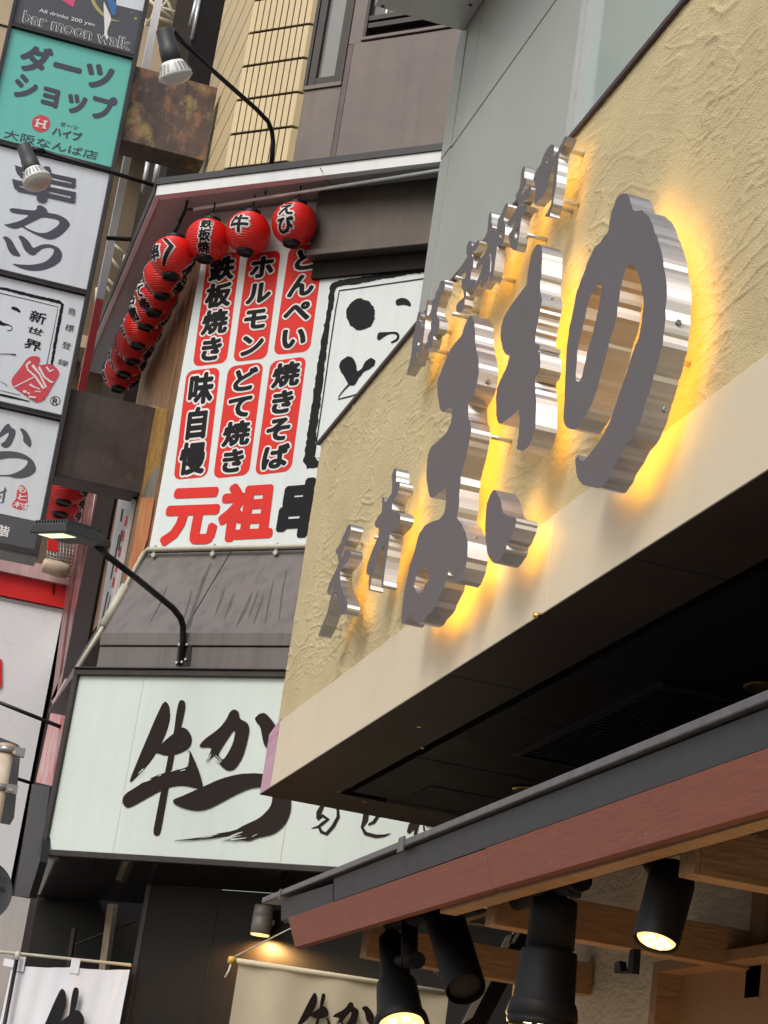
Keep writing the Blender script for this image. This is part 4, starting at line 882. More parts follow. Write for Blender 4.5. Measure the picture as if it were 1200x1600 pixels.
# LED floodlight
base = GYU.off(-.03)(286,1030); ad = Plane(base, T)
t = thing('floodlight', base, 'lit black LED floodlight on a long bent arm over the brush sign', 'floodlight')
mb = MB(); mb.tube([ad(284,1040),ad(286,1000),ad(286,978),ad(282,965),ad(270,950),ad(215,905),ad(163,865)],.021,10); obj('arm', mb, M['black'], t)
bp_ = GYU.off(-.012); mb = MB(); mb.slab([bp_(275,1040),bp_(296,1040),bp_(300,1002),bp_(279,1002)],N*-.01)
bracket = obj('bracket', mb, M['black'], t)
mb = MB()
for px,py in ((281,1008),(287,1012),(293,1008),(286,1022),(291,1031),(277,1036),(285,1035)): mb.lathe(bp_(px,py),N,[(0,.009),(.012,.009),(.014,.006)],8)
obj('bolt', mb, M['alub'], bracket)
fz = ad(104,830).z
def fd(px,py,dz=0): return PZ(fz+dz)(px,py)
c_ = [ad(50,826),ad(50,835),ad(104,849),ad(160,833)]
# housing: flat slab tilted slightly, built round the arm axis (N out, T sideways)
hc = ad(105,833); tilt = (N*1.0-Z*.16).normalized(); side_ = T; nz_ = tilt.cross(side_).normalized()
if nz_.z < 0: nz_ = -nz_
def hp_(o,s_,h): return hc+tilt*o+side_*s_+nz_*h
hl, hw, hh = .19, .135, .03
mb = MB(); mb.hexa([hp_(-hl,-hw,-hh),hp_(hl,-hw,-hh),hp_(hl,hw,-hh),hp_(-hl,hw,-hh)],[hp_(-hl,-hw*.9,hh),hp_(hl*.98,-hw*.9,hh*.9),hp_(hl*.98,hw*.9,hh*.9),hp_(-hl,hw*.9,hh)])
mb.hexa([hp_(-hl-.20,-.045,-.025),hp_(-hl,-.06,-.028),hp_(-hl,.06,-.028),hp_(-hl-.20,.045,-.025)],[hp_(-hl-.20,-.045,.02),hp_(-hl,-.06,.028),hp_(-hl,.06,.028),hp_(-hl-.20,.045,.02)])
obj('housing', mb, M['char'], t, bevel=.006)
mb = MB()
for k in range(12):
    s_ = -hw*.85+k*hw*1.7/11; mb.hexa([hp_(-hl*.6,s_-.004,hh*.9),hp_(hl*.9,s_-.004,hh*.9),hp_(hl*.9,s_+.004,hh*.9),hp_(-hl*.6,s_+.004,hh*.9)],[hp_(-hl*.5,s_-.003,hh+.022),hp_(hl*.85,s_-.003,hh+.022),hp_(hl*.85,s_+.003,hh+.022),hp_(-hl*.5,s_+.003,hh+.022)])
obj('cooling_fin', mb, M['char'], t)
mb = MB(); mb.prism([hp_(hl*.12,-hw*.62,-hh-.004),hp_(hl*.80,-hw*.62,-hh-.004),hp_(hl*.80,hw*.70,-hh-.004),hp_(hl*.12,hw*.70,-hh-.004)],nz_*.003); obj('led_panel', mb, M['coolled'], t)
mb = MB(); mb.tube([hp_(-hl-.06,-.05,hh+.012),hp_(-hl-.06,.10,hh+.012)],.026,12); mb.tube([ad(163,865),hp_(-hl-.12,0,-.005)],[.026,.034],10); obj('swivel', mb, M['black'], t)
# thin black pipes at far left
mb = MB(); q = PY(13.3); mb.tube([q(-20,1090),q(95,1136)],.014,8); obj('strut_pipe', mb, M['black'], None, 'long black pipe slanting to the frame of the brush signboard', 'pipe')
mb = MB(); q = PY(13.5); mb.tube([q(-10,1205),q(50,1224)],.012,8); obj('strut_pipe', mb, M['black'], None, 'short black pipe end by the traffic sign back plate', 'pipe')

# ================================================================== BLADE SIGN TOWER
SB_ = 14.7; PB = PY(SB_); OUT = V((0,-1,0))
bt = thing('sign_tower', (.55,14.8,5.6), 'tall stacked lightbox sign tower with teal, white and black panels', 'sign tower')
def bx(x0, x1, z0, z1, m, nm, y0, th, lab=None, par=None):
    mb = MB(); mb.box(x0,x1,y0,y0+th,z0,z1); return obj(nm, mb, M[m], par or bt, lab)
xr = PB(216,50).x; xl = PB(14,60).x
z_of = lambda px,py: PB(px,py).z
zsep = [z_of(211,90), z_of(183,269), z_of(143,460), z_of(105,656)]
zbot = z_of(72,868); z5 = z_of(78,819)
ztop = z_of(230,-120)
bx(xl-.03,xr+.035,zbot-.03,ztop,'steelf','cabinet',SB_+.02,.24)
mb = MB()
mb.box(xr,xr+.035,SB_-.03,SB_+.02,zbot-.03,ztop); mb.box(xl-.03,xl,SB_-.03,SB_+.02,zbot-.03,ztop)
for zc_ in zsep: mb.box(xl,xr,SB_-.03,SB_+.02,zc_-.024,zc_-.003); mb.box(xl,xr,SB_-.02,SB_+.02,zc_+.003,zc_+.022)
mb.box(xl,xr,SB_-.03,SB_+.02,zbot-.03,zbot+.02)
obj('frame', mb, M['frame'], bt, bevel=.003)
lev = [ztop]+zsep
def lightbox(z0,z1,m,lab): return bx(xl+.002,xr-.002,z0,z1,m,'lightbox_face',SB_,.019,lab)
p1 = lightbox(zsep[0]+.03,ztop,'darkp','slate bar advert panel'); p2 = lightbox(zsep[1]+.03,zsep[0]-.03,'teal','teal darts shop panel')
p3 = lightbox(zsep[2]+.03,zsep[1]-.03,'panelw','white panel with slanted slate lettering'); p4 = lightbox(zsep[3]+.03,zsep[2]-.03,'panelw','white panel with brush frame and red seal')
p5 = lightbox(z5,zsep[3]-.03,'panelw','white panel with slate brush lettering'); p6 = lightbox(zbot+.022,z5-.004,'darkp','slate floor number panel')
def wr(mb,s,bl,br,tl,rad,sc,ox=0,oy=0,lift=.002,n=8):
    f = lambda q: PB(ox+q[0]/sc,oy+q[1]/sc); write(mb,s,f(bl),f(br),f(tl),OUT,lift,rad,n,em=False)
mb = MB(); wr(mb,'bar moon walk',(170,165),(968,380),(186,80),.055,4.8,n=10); wr(mb,'All drinks 200 yen',(290,97),(706,208),(297,62),.012,4.8)
paint(mb,[zt([(775,0),(800,60),(838,140),(815,200),(800,250),(820,295),(770,290),(785,240),(780,140)],0,0,4.8)],PB,.004); obj('lettering', mb, M['white'], p1, fixn=False)
mb = MB(); wr(mb,'bar moon walk',(170,165),(968,380),(186,80),0,4.8,lift=.008); obj('letter_inside', mb, M['darkp'], p1, fixn=False)
M['moon'] = mat('dull_yellow_print', (.45,.40,.16), .4); M['blue'] = mat('blue_print', (.05,.20,.50), .4); M['pinkp'] = mat('hot_pink_print', (.72,.08,.22), .4)
mb = MB(); paint(mb,[zt(ribbon([(690,-30),(700,20),(740,80),(790,125),(850,155),(900,160)],[22,26,24,18,12,4]),0,0,4.8)],PB,.0025); paint(mb,[zt([(1003,135),(1020,128),(1030,142),(1015,152)],0,0,4.8)],PB,.0025); paint(mb,[zt([(980,90),(990,88),(992,98),(982,100)],0,0,4.8)],PB,.0025); obj('moon_print', mb, M['moon'], p1, fixn=False)
mb = MB(); paint(mb,[zt([(800,-20),(860,10),(875,60),(860,125),(840,110),(820,60)],0,0,4.8)],PB,.003); obj('blue_print', mb, M['blue'], p1, fixn=False)
mb = MB(); paint(mb,[zt([(462,0),(500,-20),(570,-20),(548,56)],0,0,4.8)],PB,.002,0); obj('pink_print', mb, M['pinkp'], p1, fixn=False)
mb = MB(); paint(mb,[zt([(872,-30),(1130,-30),(1090,90),(872,38)],0,0,4.8)],PB,.0018,0); obj('pale_print', mb, M['panelw'], p1, fixn=False)
mb = MB(); wr(mb,'ダーツ',(142,512),(820,690),(182,322),.055,4.8); wr(mb,'ショップ',(98,722),(842,925),(135,540),.05,4.8)
wr(mb,'ハイブ',(390,1008),(602,1062),(405,948),.05,4.8); wr(mb,'ダーツ',(450,945),(580,978),(456,912),.02,4.8); wr(mb,'大阪なんば店',(25,1032),(725,1203),(40,968),.012,4.8)
obj('lettering', mb, M['inkg'], p2, fixn=False)
mb = MB(); paint(mb,[zt([(308+78*math.sin(a*math.pi/3),927+72*-math.cos(a*math.pi/3)) for a in range(6)],0,0,4.8)],PB,.002,1); hx = obj('hexagon_logo', mb, M['seal'], p2, fixn=False)
mb = MB()
for i,(p,wd) in enumerate((([(285,900),(272,950)],16),([(340,912),(328,962)],16),([(280,925),(334,938)],12),([(268,903),(300,896)],9),([(258,946),(290,953)],9),([(325,908),(358,914)],9),([(314,960),(345,966)],9))): paint(mb,[zt(ribbon(p,wd),0,0,4.8)],PB,.003+i*.0006,0)
obj('logo_letter', mb, M['white'], hx, fixn=False)
mb = MB(); R6 = lambda p,wd: zt(ribbon(p,wd),0,220,6.)
for i,(p,wd) in enumerate((([(140,232),(175,262),(420,312),(710,378)],[8,42,40,46]),([(150,250),(175,300),(225,335)],[20,38,44]),([(190,325),(420,372),(700,430)],40),([(690,360),(690,440)],40),([(112,362),(150,390),(420,445),(705,505)],[8,42,40,46]),([(125,380),(145,430),(200,465)],[20,38,44]),([(165,455),(420,505),(690,568)],40),([(690,490),(680,580)],44),([(440,245),(420,400),(392,545),(385,578)],[84,100,108,70]))):
    paint(mb,[R6(p,wd)],PB,.002+i*.0009,1 if i==8 else 0)
L6 = lambda p: zt(p,0,220,6.)
paint(mb,[L6([(85,640),(120,630),(220,645),(320,655),(345,640),(345,605),(390,605),(440,640),(445,675),(540,690),(620,730),(660,780),(640,820),(570,890),(500,925),(440,925),(330,880),(240,830),(205,808),(225,800),(260,825),(360,865),(430,865),(490,835),(550,790),(560,755),(520,735),(400,715),(330,750),(225,802),(150,828),(90,815),(30,785),(80,780),(180,755),(270,705),(260,695),(160,685),(100,670)])],PB,.002)
paint(mb,[L6([(20,900),(60,895),(110,930),(150,1010),(195,1075),(180,1090),(110,1070),(75,1020),(50,940)])],PB,.002)
paint(mb,[L6([(165,890),(210,890),(270,940),(310,1010),(350,990),(400,970),(470,970),(550,1000),(588,1060),(570,1130),(500,1180),(400,1215),(300,1222),(200,1200),(100,1150),(180,1160),(300,1165),(420,1140),(490,1080),(510,1020),(470,1000),(400,1010),(350,1050),(320,1078),(280,1070),(225,1020),(200,950)])],PB,.002)
obj('lettering', mb, M['inkg'], p3, fixn=False)
R4 = lambda p,wd: zt(ribbon(p,wd),0,430,6.953)
mb = MB(); paint(mb,[jag(R4([(-120,128),(50,150),(350,225),(640,292),(678,318),(650,470),(610,680),(560,985)],[26,30,34,36,34,36,34,28]),.5,3)],PB,.002,0)
for i,(p,wd) in enumerate((([(-100,172),(300,264),(632,346),(575,640),(508,965)],7),([(-60,1285),(120,1325),(320,1372)],[22,24,10]),([(-50,1240),(220,1305)],6),([(-60,858),(100,858),(172,866)],[6,8,16]),([(0,1155),(50,1180),(82,1208)],[4,6,4]),([(470,1330),(478,1360)],8))): paint(mb,[R4(p,wd)],PB,.0025+i*.0008,0)
paint(mb,[zt([(118,352),(140,340),(185,350),(225,388),(218,412),(180,388),(130,372)],0,430,6.953)],PB,.002)
paint(mb,[R4([(-40,500),(40,535),(100,540),(135,570),(118,602),(75,600)],[60,30,10,10,10,8])],PB,.002)
f4 = lambda q: PB(q[0]/6.953,430+q[1]/6.953)
for s,bl,br,tl,rad in (('新',(310,490),(480,540),(345,375),.02),('世',(285,610),(450,660),(318,550),.02),('界',(250,780),(430,840),(285,680),.02),('商',(735,425),(815,450),(750,345),0),('標',(700,600),(795,625),(715,525),0),('登',(665,785),(765,815),(680,715),0),('録',(620,965),(730,1000),(640,905),0)):
    write(mb,s,f4(bl),f4(br),f4(tl),OUT,.003,rad,6,em=False)
paint(mb,[zt([(600+56*math.cos(a*.2618),1366+52*math.sin(a*.2618)) for a in range(24)],0,430,6.953),zt([(600+48*math.cos(a*.2618),1366+44*math.sin(a*.2618)) for a in range(24)],0,430,6.953)],PB,.002,0)
write(mb,'R',f4((568,1395)),f4((625,1410)),f4((580,1332)),OUT,.003,.02,6,em=False)
obj('lettering', mb, M['ink'], p4, fixn=False)
mb = MB(); paint(mb,[zt([(335,880),(420,885),(440,915),(400,985),(560,960),(640,1040),(640,1090),(580,1180),(500,1330),(430,1380),(380,1380),(150,1220),(120,1170),(130,1120),(220,1010),(280,920)],0,430,6.953)],PB,.006); sl_ = obj('red_seal', mb, M['seal'], p4, fixn=False)
mb = MB()
for i,(p,wd) in enumerate((([(330,940),(285,980),(300,1030),(380,1100),(470,1230),(500,1220),(430,1080),(350,980)],[26,22,18,22,26,22,18,30]),([(150,1220),(270,1160),(370,1110)],12),([(420,1000),(480,1110),(560,1170),(585,1160)],[26,20,22,10]),([(500,1000),(540,1050),(580,1030)],[20,22,16]),([(320,1190),(370,1220),(430,1240),(375,1270),(440,1270)],[22,16,14,12,14]),([(250,1265),(285,1275)],26),([(295,1285),(320,1292)],20),([(310,1325),(385,1335)],18))): paint(mb,[R4(p,wd)],PB,.008+i*.0008,0)
obj('seal_script', mb, M['white'], sl_, fixn=False)
Lz = lambda p: zt(p,0,640,6.157)
mb = MB(); paint(mb,[Lz([(-60,330),(-20,260),(0,220),(50,150),(85,130),(105,170),(150,195),(150,240),(110,340),(70,370),(30,365),(0,332),(45,310),(85,240),(80,215),(30,250),(-30,290)])],PB,.002)
paint(mb,[Lz([(185,185),(215,180),(260,215),(300,290),(305,340),(285,368),(260,340),(220,305),(225,260),(205,210)])],PB,.002)
paint(mb,[Lz([(-120,430),(0,400),(130,400),(240,430),(320,490),(348,560),(340,600),(290,640),(220,660),(140,660),(80,640),(-60,645),(-60,628),(80,630),(150,610),(230,565),(270,510),(260,485),(180,465),(80,465),(0,480),(-120,520)])],PB,.0028)
for i,(p,wd) in enumerate((([(-30,810),(30,792),(66,778)],[14,16,10]),([(50,750),(38,820),(28,890),(0,900)],[14,20,18,4]),([(0,830),(12,850)],12))): paint(mb,[zt(ribbon(p,wd),0,640,6.157)],PB,.002+i*.0008,0)
obj('lettering', mb, M['darkp'], p5, fixn=False)
mb = MB(); paint(mb,[Lz([(205,715),(260,770),(268,830),(265,900),(240,950),(200,968),(120,940),(115,900),(155,860),(160,800),(170,760)])],PB,.002); st = obj('red_seal', mb, M['seal'], p5, fixn=False)
mb = MB(); f5 = lambda q: PB(q[0]/6.157,640+q[1]/6.157)
for s,bl,br,tl in (('も',(165,790),(245,805),(175,735)),('と',(170,865),(255,880),(178,810)),('村',(125,935),(260,960),(140,880))): write(mb,s,f5(bl),f5(br),f5(tl),OUT,.004,.04,6,em=False)
obj('seal_script', mb, M['white'], st, fixn=False)
mb = MB(); write(mb,'階',f5((-45,1205)),f5((82,1228)),f5((-32,1105)),OUT,.003,.03,6,em=False); obj('lettering', mb, M['white'], p6, fixn=False)
# rusty bracket boxes to the wall
for (tl,br,mn,lb) in (((216,104),(330,262),'rust1','steel bracket box blotched with orange and yellow rust'),((128,608),(205,770),'rust2','dark bracket box with faint rust')):
    pass
def bracket_box(tl, tr, bl, br, ub, mn, lb):
    z1 = (PB(*tl).z+PB(*tr).z)/2; z0 = (PB(*bl).z+PB(*br).z)/2; xa_ = xr+.037; xb_ = XB+.02
    mb = MB(); mb.box(xa_,xb_,SB_+.03,SB_+.30,z0,z1); obj('bracket_box', mb, M[mn], bt, lb, bevel=.004)
bracket_box((216,104),(340,131),(196,218),(322,248),None,'rust1','steel bracket box blotched with orange and yellow rust')
bracket_box((124,609),(240,633),(100,744),(224,768),None,'rust2','dark steel bracket box with faint rust')

# ================================================================== BACKGROUND BEYOND THE SIGN TOWER
q = PY(15.4)
ma_ = thing('mast', (1.2,15.45,0), 'white steel mast with a red foot standing behind the sign tower edge', 'mast')
x_ = q(243,0).x; mb = MB(); mb.box(x_,x_+.06,15.4,15.5,8.1,13); obj('white_section', mb, M['storew'], ma_); mb = MB(); mb.box(x_,x_+.06,15.4,15.5,7.0,8.098); obj('red_section', mb, M['storer'], ma_)
st = thing('stair_tower', (2.2,21,0), 'beige outdoor stair tower with cream railings seen behind the sign tower', 'stair tower')
sp = PY(22.)
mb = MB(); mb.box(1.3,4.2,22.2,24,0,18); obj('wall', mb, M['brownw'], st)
mb = MB(); a_ = sp(220,108); b_ = sp(330,70); mb.box(1.3,2.4,21.7,22.15,sp(225,110).z-.9,sp(225,110).z+.42); mb.box(1.3,2.4,21.7,22.15,sp(190,330).z-1.9,sp(190,330).z-1.75); obj('landing', mb, M['beige'], st)
mb = MB()
for (p0,p1) in (((232,0),(270,30)),((228,38),(300,-40)),((262,0),(225,-20)),((255,-10),(275,30)),((228,30),(222,60)),((250,-8),(241,48)),((240,8),(300,28)),((236,24),(270,36)),((170,376),(196,398)),((176,380),(160,470)),((168,396),(188,424)),((162,430),(182,452)),((160,440),(175,462)),((152,450),(150,474)),((196,398),(186,450))):
    mb.tube([sp(*p0),sp(*p1)],.022 if p0[0]!=176 else .03,6)
obj('railing', mb, M['rail'], st)
db = thing('dark_building', (2.4,18,0), 'dark slate clad building strip between the tiles and the stair tower', 'building')
dp = PY(18.4)
xL = dp(300,60).x
mb = MB(); mb.box(xL,xL+1.2,18.4,21,0,17); obj('wall', mb, M['dark'], db)
mb = MB(); mb.tube([dp(309,-10),dp(297,40)],.02,6); mb.tube([dp(313,-10),dp(300,62)],.02,6); mb.tube([PY(16.4)(250,240),PY(16.4)(241,290)],.026,8); mb.tube([PY(16.4)(233,240),PY(16.4)(223,300)],.02,8); obj('downpipe', mb, M['alub'], db)
ob = thing('beige_building', (-2.5,27,0), 'beige building wall at the far left behind the sign tower', 'building')
op = PY(26.); mb = MB(); mb.box(-7,op(24,0).x+.25,26,30,0,20); obj('wall', mb, M['beige'], ob)
mb = MB(); z__ = op(8,42).z; mb.box(-7,op(24,0).x+.25,25.985,26,z__,z__+.02); obj('joint', mb, M['grout'], ob)
# red and white shop across the side street
ss = thing('red_white_shop', (.5,21,0), 'white panelled shop with a red band at the far left', 'shop')
sp_ = PY(20.); xx = sp_(118,935).x
z_r0 = sp_(97,951).z; z_r1 = sp_(102,917).z; z_p1 = sp_(106,894).z
mb = MB(); mb.box(-8,xx-.1,20,21.5,.0,z_r0-.03); mb.box(-8,xx-.1,20.02,21.5,z_r0-.03,z_r0); obj('wall', mb, M['storew'], ss)
mb = MB(); mb.box(-8,xx-.1,19.96,21.5,z_r0,z_r1); obj('red_band', mb, M['storer'], ss)
mb = MB(); mb.box(-8,xx-.1,19.9,21.5,z_r1,z_p1); obj('pink_ledge', mb, M['pink'], ss)
mb = MB(); mb.box(-8,xx-.1,19.985,20,z_r0-.035,z_r0-.012); obj('trim_line', mb, M['alub'], ss)
mb = MB(); q=PY(19.98); mb.prism([q(-6,1030),q(3,1030),q(3,1072),q(-6,1076)],(0,.015,0)); obj('red_mark', mb, M['storer'], ss)
q=PY(19.95); mb = MB(); mb.tube([q(85,905),q(83,928)],.008,5); obj('cable', mb, M['black'], ss)
# mesh screen, red flag-like lamp and rusty bulb lamp above the ledge
sc = thing('wire_screen', (1.4,21,7), 'grey wire mesh screen beside the far red lanterns', 'screen')
mb = MB(); q = PY(19.8)
for k in range(9):
    mb.tube([q(75+k*5,845),q(72+k*5,895)],.006,4); mb.tube([q(74,848+k*5.5),q(116,858+k*5.5)],.006,4)
obj('mesh', mb, M['galv'], sc)
mb = MB(); mb.box(.4,xx+.1,20.1,20.2,z_p1-.02,z_p1+1.2); obj('backing', mb, M['brownw'], sc)
mb = MB(); q = PY(19.6); mb.lathe(q(66,882),q(104,893)-q(66,882),[(0,.05),(.02,.075),(.16,.08),(.25,.075),(.27,.05)],14); obj('rusty_lamp', mb, M['pole'], None, 'rusty cream cylinder lamp on the pink ledge', 'lamp')
mb = MB(); q = PY(19.55); mb.prism([q(76,840),q(90,845),q(91,862),q(74,858)],(0,.04,0)); obj('red_flag', mb, M['storer'], None, 'small red panel above the rusty lamp', 'panel')
# far column of red lanterns
for k in range(3):
    pl_ = PY(18.5+k*.28); p = pl_(104-k*5,762+k*19)
    t = thing('paper_lantern', p, ['red lantern nearest in the far column under the rusty box','red lantern in the middle of the far column under the rusty box','red lantern lowest in the far column under the rusty box'][k], 'lantern', 'far red lanterns beyond the rusty box')
    t.scale = (1.25,1.25,1.0)
    for nm, me in LM[:3]:
        o = link(bpy.data.objects.new(nm, me)); o.parent = t
    mw, mk = MB(), MB(); curved(mw,'串',1.15,-.1,.12,.15,.0035,8); curved(mk,'串',1.15,-.1,.12,.035,.0075,6)
    o = link(bpy.data.objects.new('letter_outline', mesh_from('letter_outline', mw, M['lanp'], fixn=False))); o.parent = t
    o = link(bpy.data.objects.new('lettering', mesh_from('lettering', mk, M['ink'], fixn=False))); o.parent = t
# dark pillar and red window frame on the side face
mb = MB(); mb.box(1.66,1.95,16.35,17.9,0,7.6); obj('dark_pillar', mb, M['dark'], None, 'dark brown pillar of the side street wall behind the floodlight', 'pillar')
wfm = thing('tall_red_window', (1.75,18.6,0), 'tall narrow window with dull red frame beside the dark pillar', 'window')
q = PX(1.72)
def strip(m, tx, ty, wd, bx_, by_): 
    m.prism([q(tx,ty),q(tx+wd,ty+wd*.1),q(bx_+wd*.8,by_),q(bx_,by_)],(.06,0,0))
mb = MB(); mb.prism([q(124,762),q(131,763),q(88,1090),q(80,1095)],(.05,0,0)); mb.prism([q(136,764),q(142,765),q(104,1040),q(97,1050)],(.04,0,0)); mb.prism([q(150,768),q(158,769),q(109,1040),q(103,1046)],(.05,0,0)); mb.prism([q(97,1050),q(110,1036),q(82,1100),q(79,1095)],(.05,0,0)); obj('frame', mb, M['redframe'], wfm)
q = PX(1.76); mb = MB(); mb.prism([q(124,762),q(159,769),q(108,1045),q(80,1095)],(.05,0,0)); obj('glass', mb, M['wallw'], wfm)
q = PX(1.74); mb = MB(); mb.prism([q(131,763),q(137,764),q(98,1050),q(89,1088)],(.01,0,0)); obj('dark_reveal', mb, M['dark'], wfm)
q = PX(1.60); mb = MB(); mb.prism([q(102,1060),q(84,1092),q(56,1222),q(80,1228)],(.05,0,0)); obj('mottled_wall', mb, M['graf'], None, 'pink mottled wall strip left of the brush sign frame', 'wall')
# white wall below and a pink poster strip at the edge
q = PY(17.); mb = MB(); mb.box(-3,q(78,1415).x,17,17.2,0,q(50,1405).z); obj('white_wall', mb, M['wallw'], None, 'white painted low wall with scrawl behind the curtain pole', 'wall')
q = PY(16.98); mb = MB()
for i,(p,wd) in enumerate((([(33,1492),(34,1500)],1.2),([(36,1490),(39,1493),(36,1496)],1.2),([(42,1492),(40,1498),(44,1499)],1.2),([(46,1493),(50,1497),(46,1501)],1.2),([(22,1490),(22,1498)],1))): paint(mb,[ribbon(p,wd)],q,.001+i*.0005,0)
obj('scrawl', mb, M['ink'], None, 'small black hand scrawl on the white low wall', 'graffiti')
q = PY(16.5); mb = MB(); mb.box(-3,q(24,1400).x,16.5,16.6,q(10,1600).z-.6,q(10,1540).z); obj('red_board', mb, M['storer'], None, 'dark red panel at the lower left edge behind the pole', 'panel')

# ================================================================== TRAFFIC SIGN SEEN FROM BEHIND
q = PY(9.2)
tsg = thing('traffic_sign', q(2,1600), 'weathered cream sign post with dark sign backs at the left edge', 'traffic sign')
top = q(12,1163); bot = q(-40,1500)
mb = MB(); mb.tube([V((top.x,top.y,0)),top],metres(12.5,top),16); obj('post', mb, M['pole'], tsg)
pl_ = PY(9.30); P_ = rrect(pl_(-160,1290),pl_(26,1290),pl_(-140,1130),.08)
P_ = [pl_(-90,1120),pl_(0,1152),pl_(28,1163),pl_(33,1170),pl_(22,1278),pl_(16,1288),pl_(-90,1270)]
mb = MB(); mb.prism(P_,(0,.02,0)); obj('sign_plate', mb, M['signb'], tsg)
mb = MB()
for (px,py) in ((12,1173),(6,1232)):
    c_ = q(px,py); r_ = metres(14,c_); mb.lathe(V((top.x,top.y,c_.z-.015)),(0,0,1),[(0,r_),(.03,r_)],18); mb.box(top.x+r_*.7,top.x+r_*2.0,9.17,9.2,c_.z-.02,c_.z+.02)
cl = obj('clamp', mb, M['galv'], tsg)
mb = MB()
for (px,py) in ((22,1176),(16,1234)): mb.lathe(PY(9.165)(px,py),(0,-1,0),[(0,.009),(.01,.009)],6)
obj('bolt', mb, M['pole'], cl)
pl_ = PY(9.28); cc = pl_(-30,1392); rr_ = metres(49,cc)
mb = MB(); mb.lathe(cc,(0,-1,0),[(0,rr_),(.006,rr_),(.006,rr_*.97),(.002,rr_*.96)],48); obj('round_sign', mb, M['signb'], tsg)
mb = MB(); mb.slab([pl_(-8,1384)+OUT*.012,pl_(8,1388)+OUT*.012,pl_(7,1392)+OUT*.012,pl_(-9,1388)+OUT*.012],(0,.008,0))
for i,(p,wd) in enumerate((([(0,1378),(1,1368)],1.2),([(5,1380),(7,1370)],1.2),([(8,1381),(11,1371)],1.2))): paint(mb,[ribbon(p,wd)],PY(9.262),.001,0)
obj('stamp', mb, M['char'], tsg)

# ================================================================== AWNING WITH SPOTLIGHTS
aw = thing('awning', (2.6,5.5,2.4), 'low awning with grey metal edge, charcoal band and red brown wood fascia boards', 'awning')
q = PX(XA); YN = 1.5
mb = MB(); mb.hexa([(XA-.02,YN,2.625),(XA-.02,8.2,2.645),(XA+.06,8.2,2.65),(XA+.06,YN,2.63)],[(XA-.02,YN,2.648),(XA-.02,8.2,2.668),(XA+.06,8.2,2.70),(XA+.06,YN,2.68)])
mb.hexa([(XA+.06,YN,2.63),(XA+.06,8.2,2.65),(3.4,8.2,3.05),(3.4,YN,3.03)],[(XA+.06,YN,2.68),(XA+.06,8.2,2.70),(3.4,8.2,3.10),(3.4,YN,3.08)]); obj('metal_edge', mb, M['flash'], aw, bevel=.004)
mb = MB(); mb.box(XA-.024,XA-.018,6.18,6.24,2.625,2.672); mb.box(XA-.024,XA-.018,7.86,7.88,2.63,2.67); obj('edge_clip', mb, M['flash'], aw)
mb = MB()
for (y0,y1) in ((YN,7.12),(7.125,7.93)): mb.hexa([(XA+.012,y0,2.545),(XA+.012,y1,2.558),(XA+.05,y1,2.558),(XA+.05,y0,2.545)],[(XA,y0,2.620),(XA,y1,2.638),(XA+.05,y1,2.638),(XA+.05,y0,2.620)])
obj('charcoal_band', mb, M['char'], aw)
for i,(y0,y1,y1b) in enumerate(((YN,5.44,5.335),(5.450,7.80,7.60))):
    y0b = y0-.105 if i else y0
    mb = MB(); mb.hexa([(XA+.008,y0b,2.405+.02*i),(XA+.008,y1b,2.425+.004*i),(XA+.035,y1b,2.425+.004*i),(XA+.035,y0b,2.405+.02*i)],[(XA+.008,y0,2.543+.006*i),(XA+.008,y1,2.551+.006*i),(XA+.035,y1,2.551+.006*i),(XA+.035,y0,2.543+.006*i)])
    obj('fascia_board', mb, M['red'], aw, label=['long near red brown board','shorter far red brown board with cut end'][i], bevel=.002)
mb = MB()
for y in (2.9,3.5,4.3,4.9,5.40,5.55,6.3,7.0,7.5):
    for z in (2.445,2.525): mb.lathe((XA+.0082,y-.02*(z<2.5),z),(-1,0,0),[(0,.004),(.0012,.0035)],8)
obj('screw', mb, M['flash'], aw)
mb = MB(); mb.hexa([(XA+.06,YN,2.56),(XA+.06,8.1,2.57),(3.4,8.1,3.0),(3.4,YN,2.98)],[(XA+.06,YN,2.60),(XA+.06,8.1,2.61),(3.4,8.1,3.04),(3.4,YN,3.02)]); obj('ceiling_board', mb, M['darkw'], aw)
mb = MB(); mb.box(XA+.04,XA+.09,YN,5.9,2.415,2.50); obj('inner_rail', mb, M['wood'], aw)
for (y,l) in ((7.08,'a'),(5.70,'b'),(4.31,'c'),(2.95,'d')):
    mb = MB(); mb.box(1.9,2.74,y,y+.085,2.383,2.497); o = obj('beam', mb, M['wood'], aw, bevel=.002)
    mb = MB(); mb.box(1.886,1.899,y+.001,y+.084,2.384,2.496); obj('beam_end', mb, M['woodl'], o)
mb = MB(); mb.box(2.75,2.86,YN,7.62,1.2,2.84); o = obj('back_wall', mb, M['plas'], aw)
yw = 6.6
mb = MB(); mb.box(2.70,2.745,5.62,5.72,2.30,2.80); obj('wall_post', mb, M['wood'], aw)
q = PX(2.66)
mb = MB(); a1_, a2_ = q(1035,1520), q(1320,1490)
mb.box(2.62,2.74,2.5,q(1034,1560).y,q(1040,1523).z-.0,q(1040,1523).z+.035); mb.box(2.62,2.74,q(1034,1560).y-.05,q(1034,1560).y,1.2,q(1040,1523).z); obj('window_frame', mb, M['wood'], aw)
mb = MB(); mb.box(2.70,2.745,2.5,q(1034,1560).y-.05,1.2,q(1040,1523).z); obj('window_board', mb, M['wood'], aw)
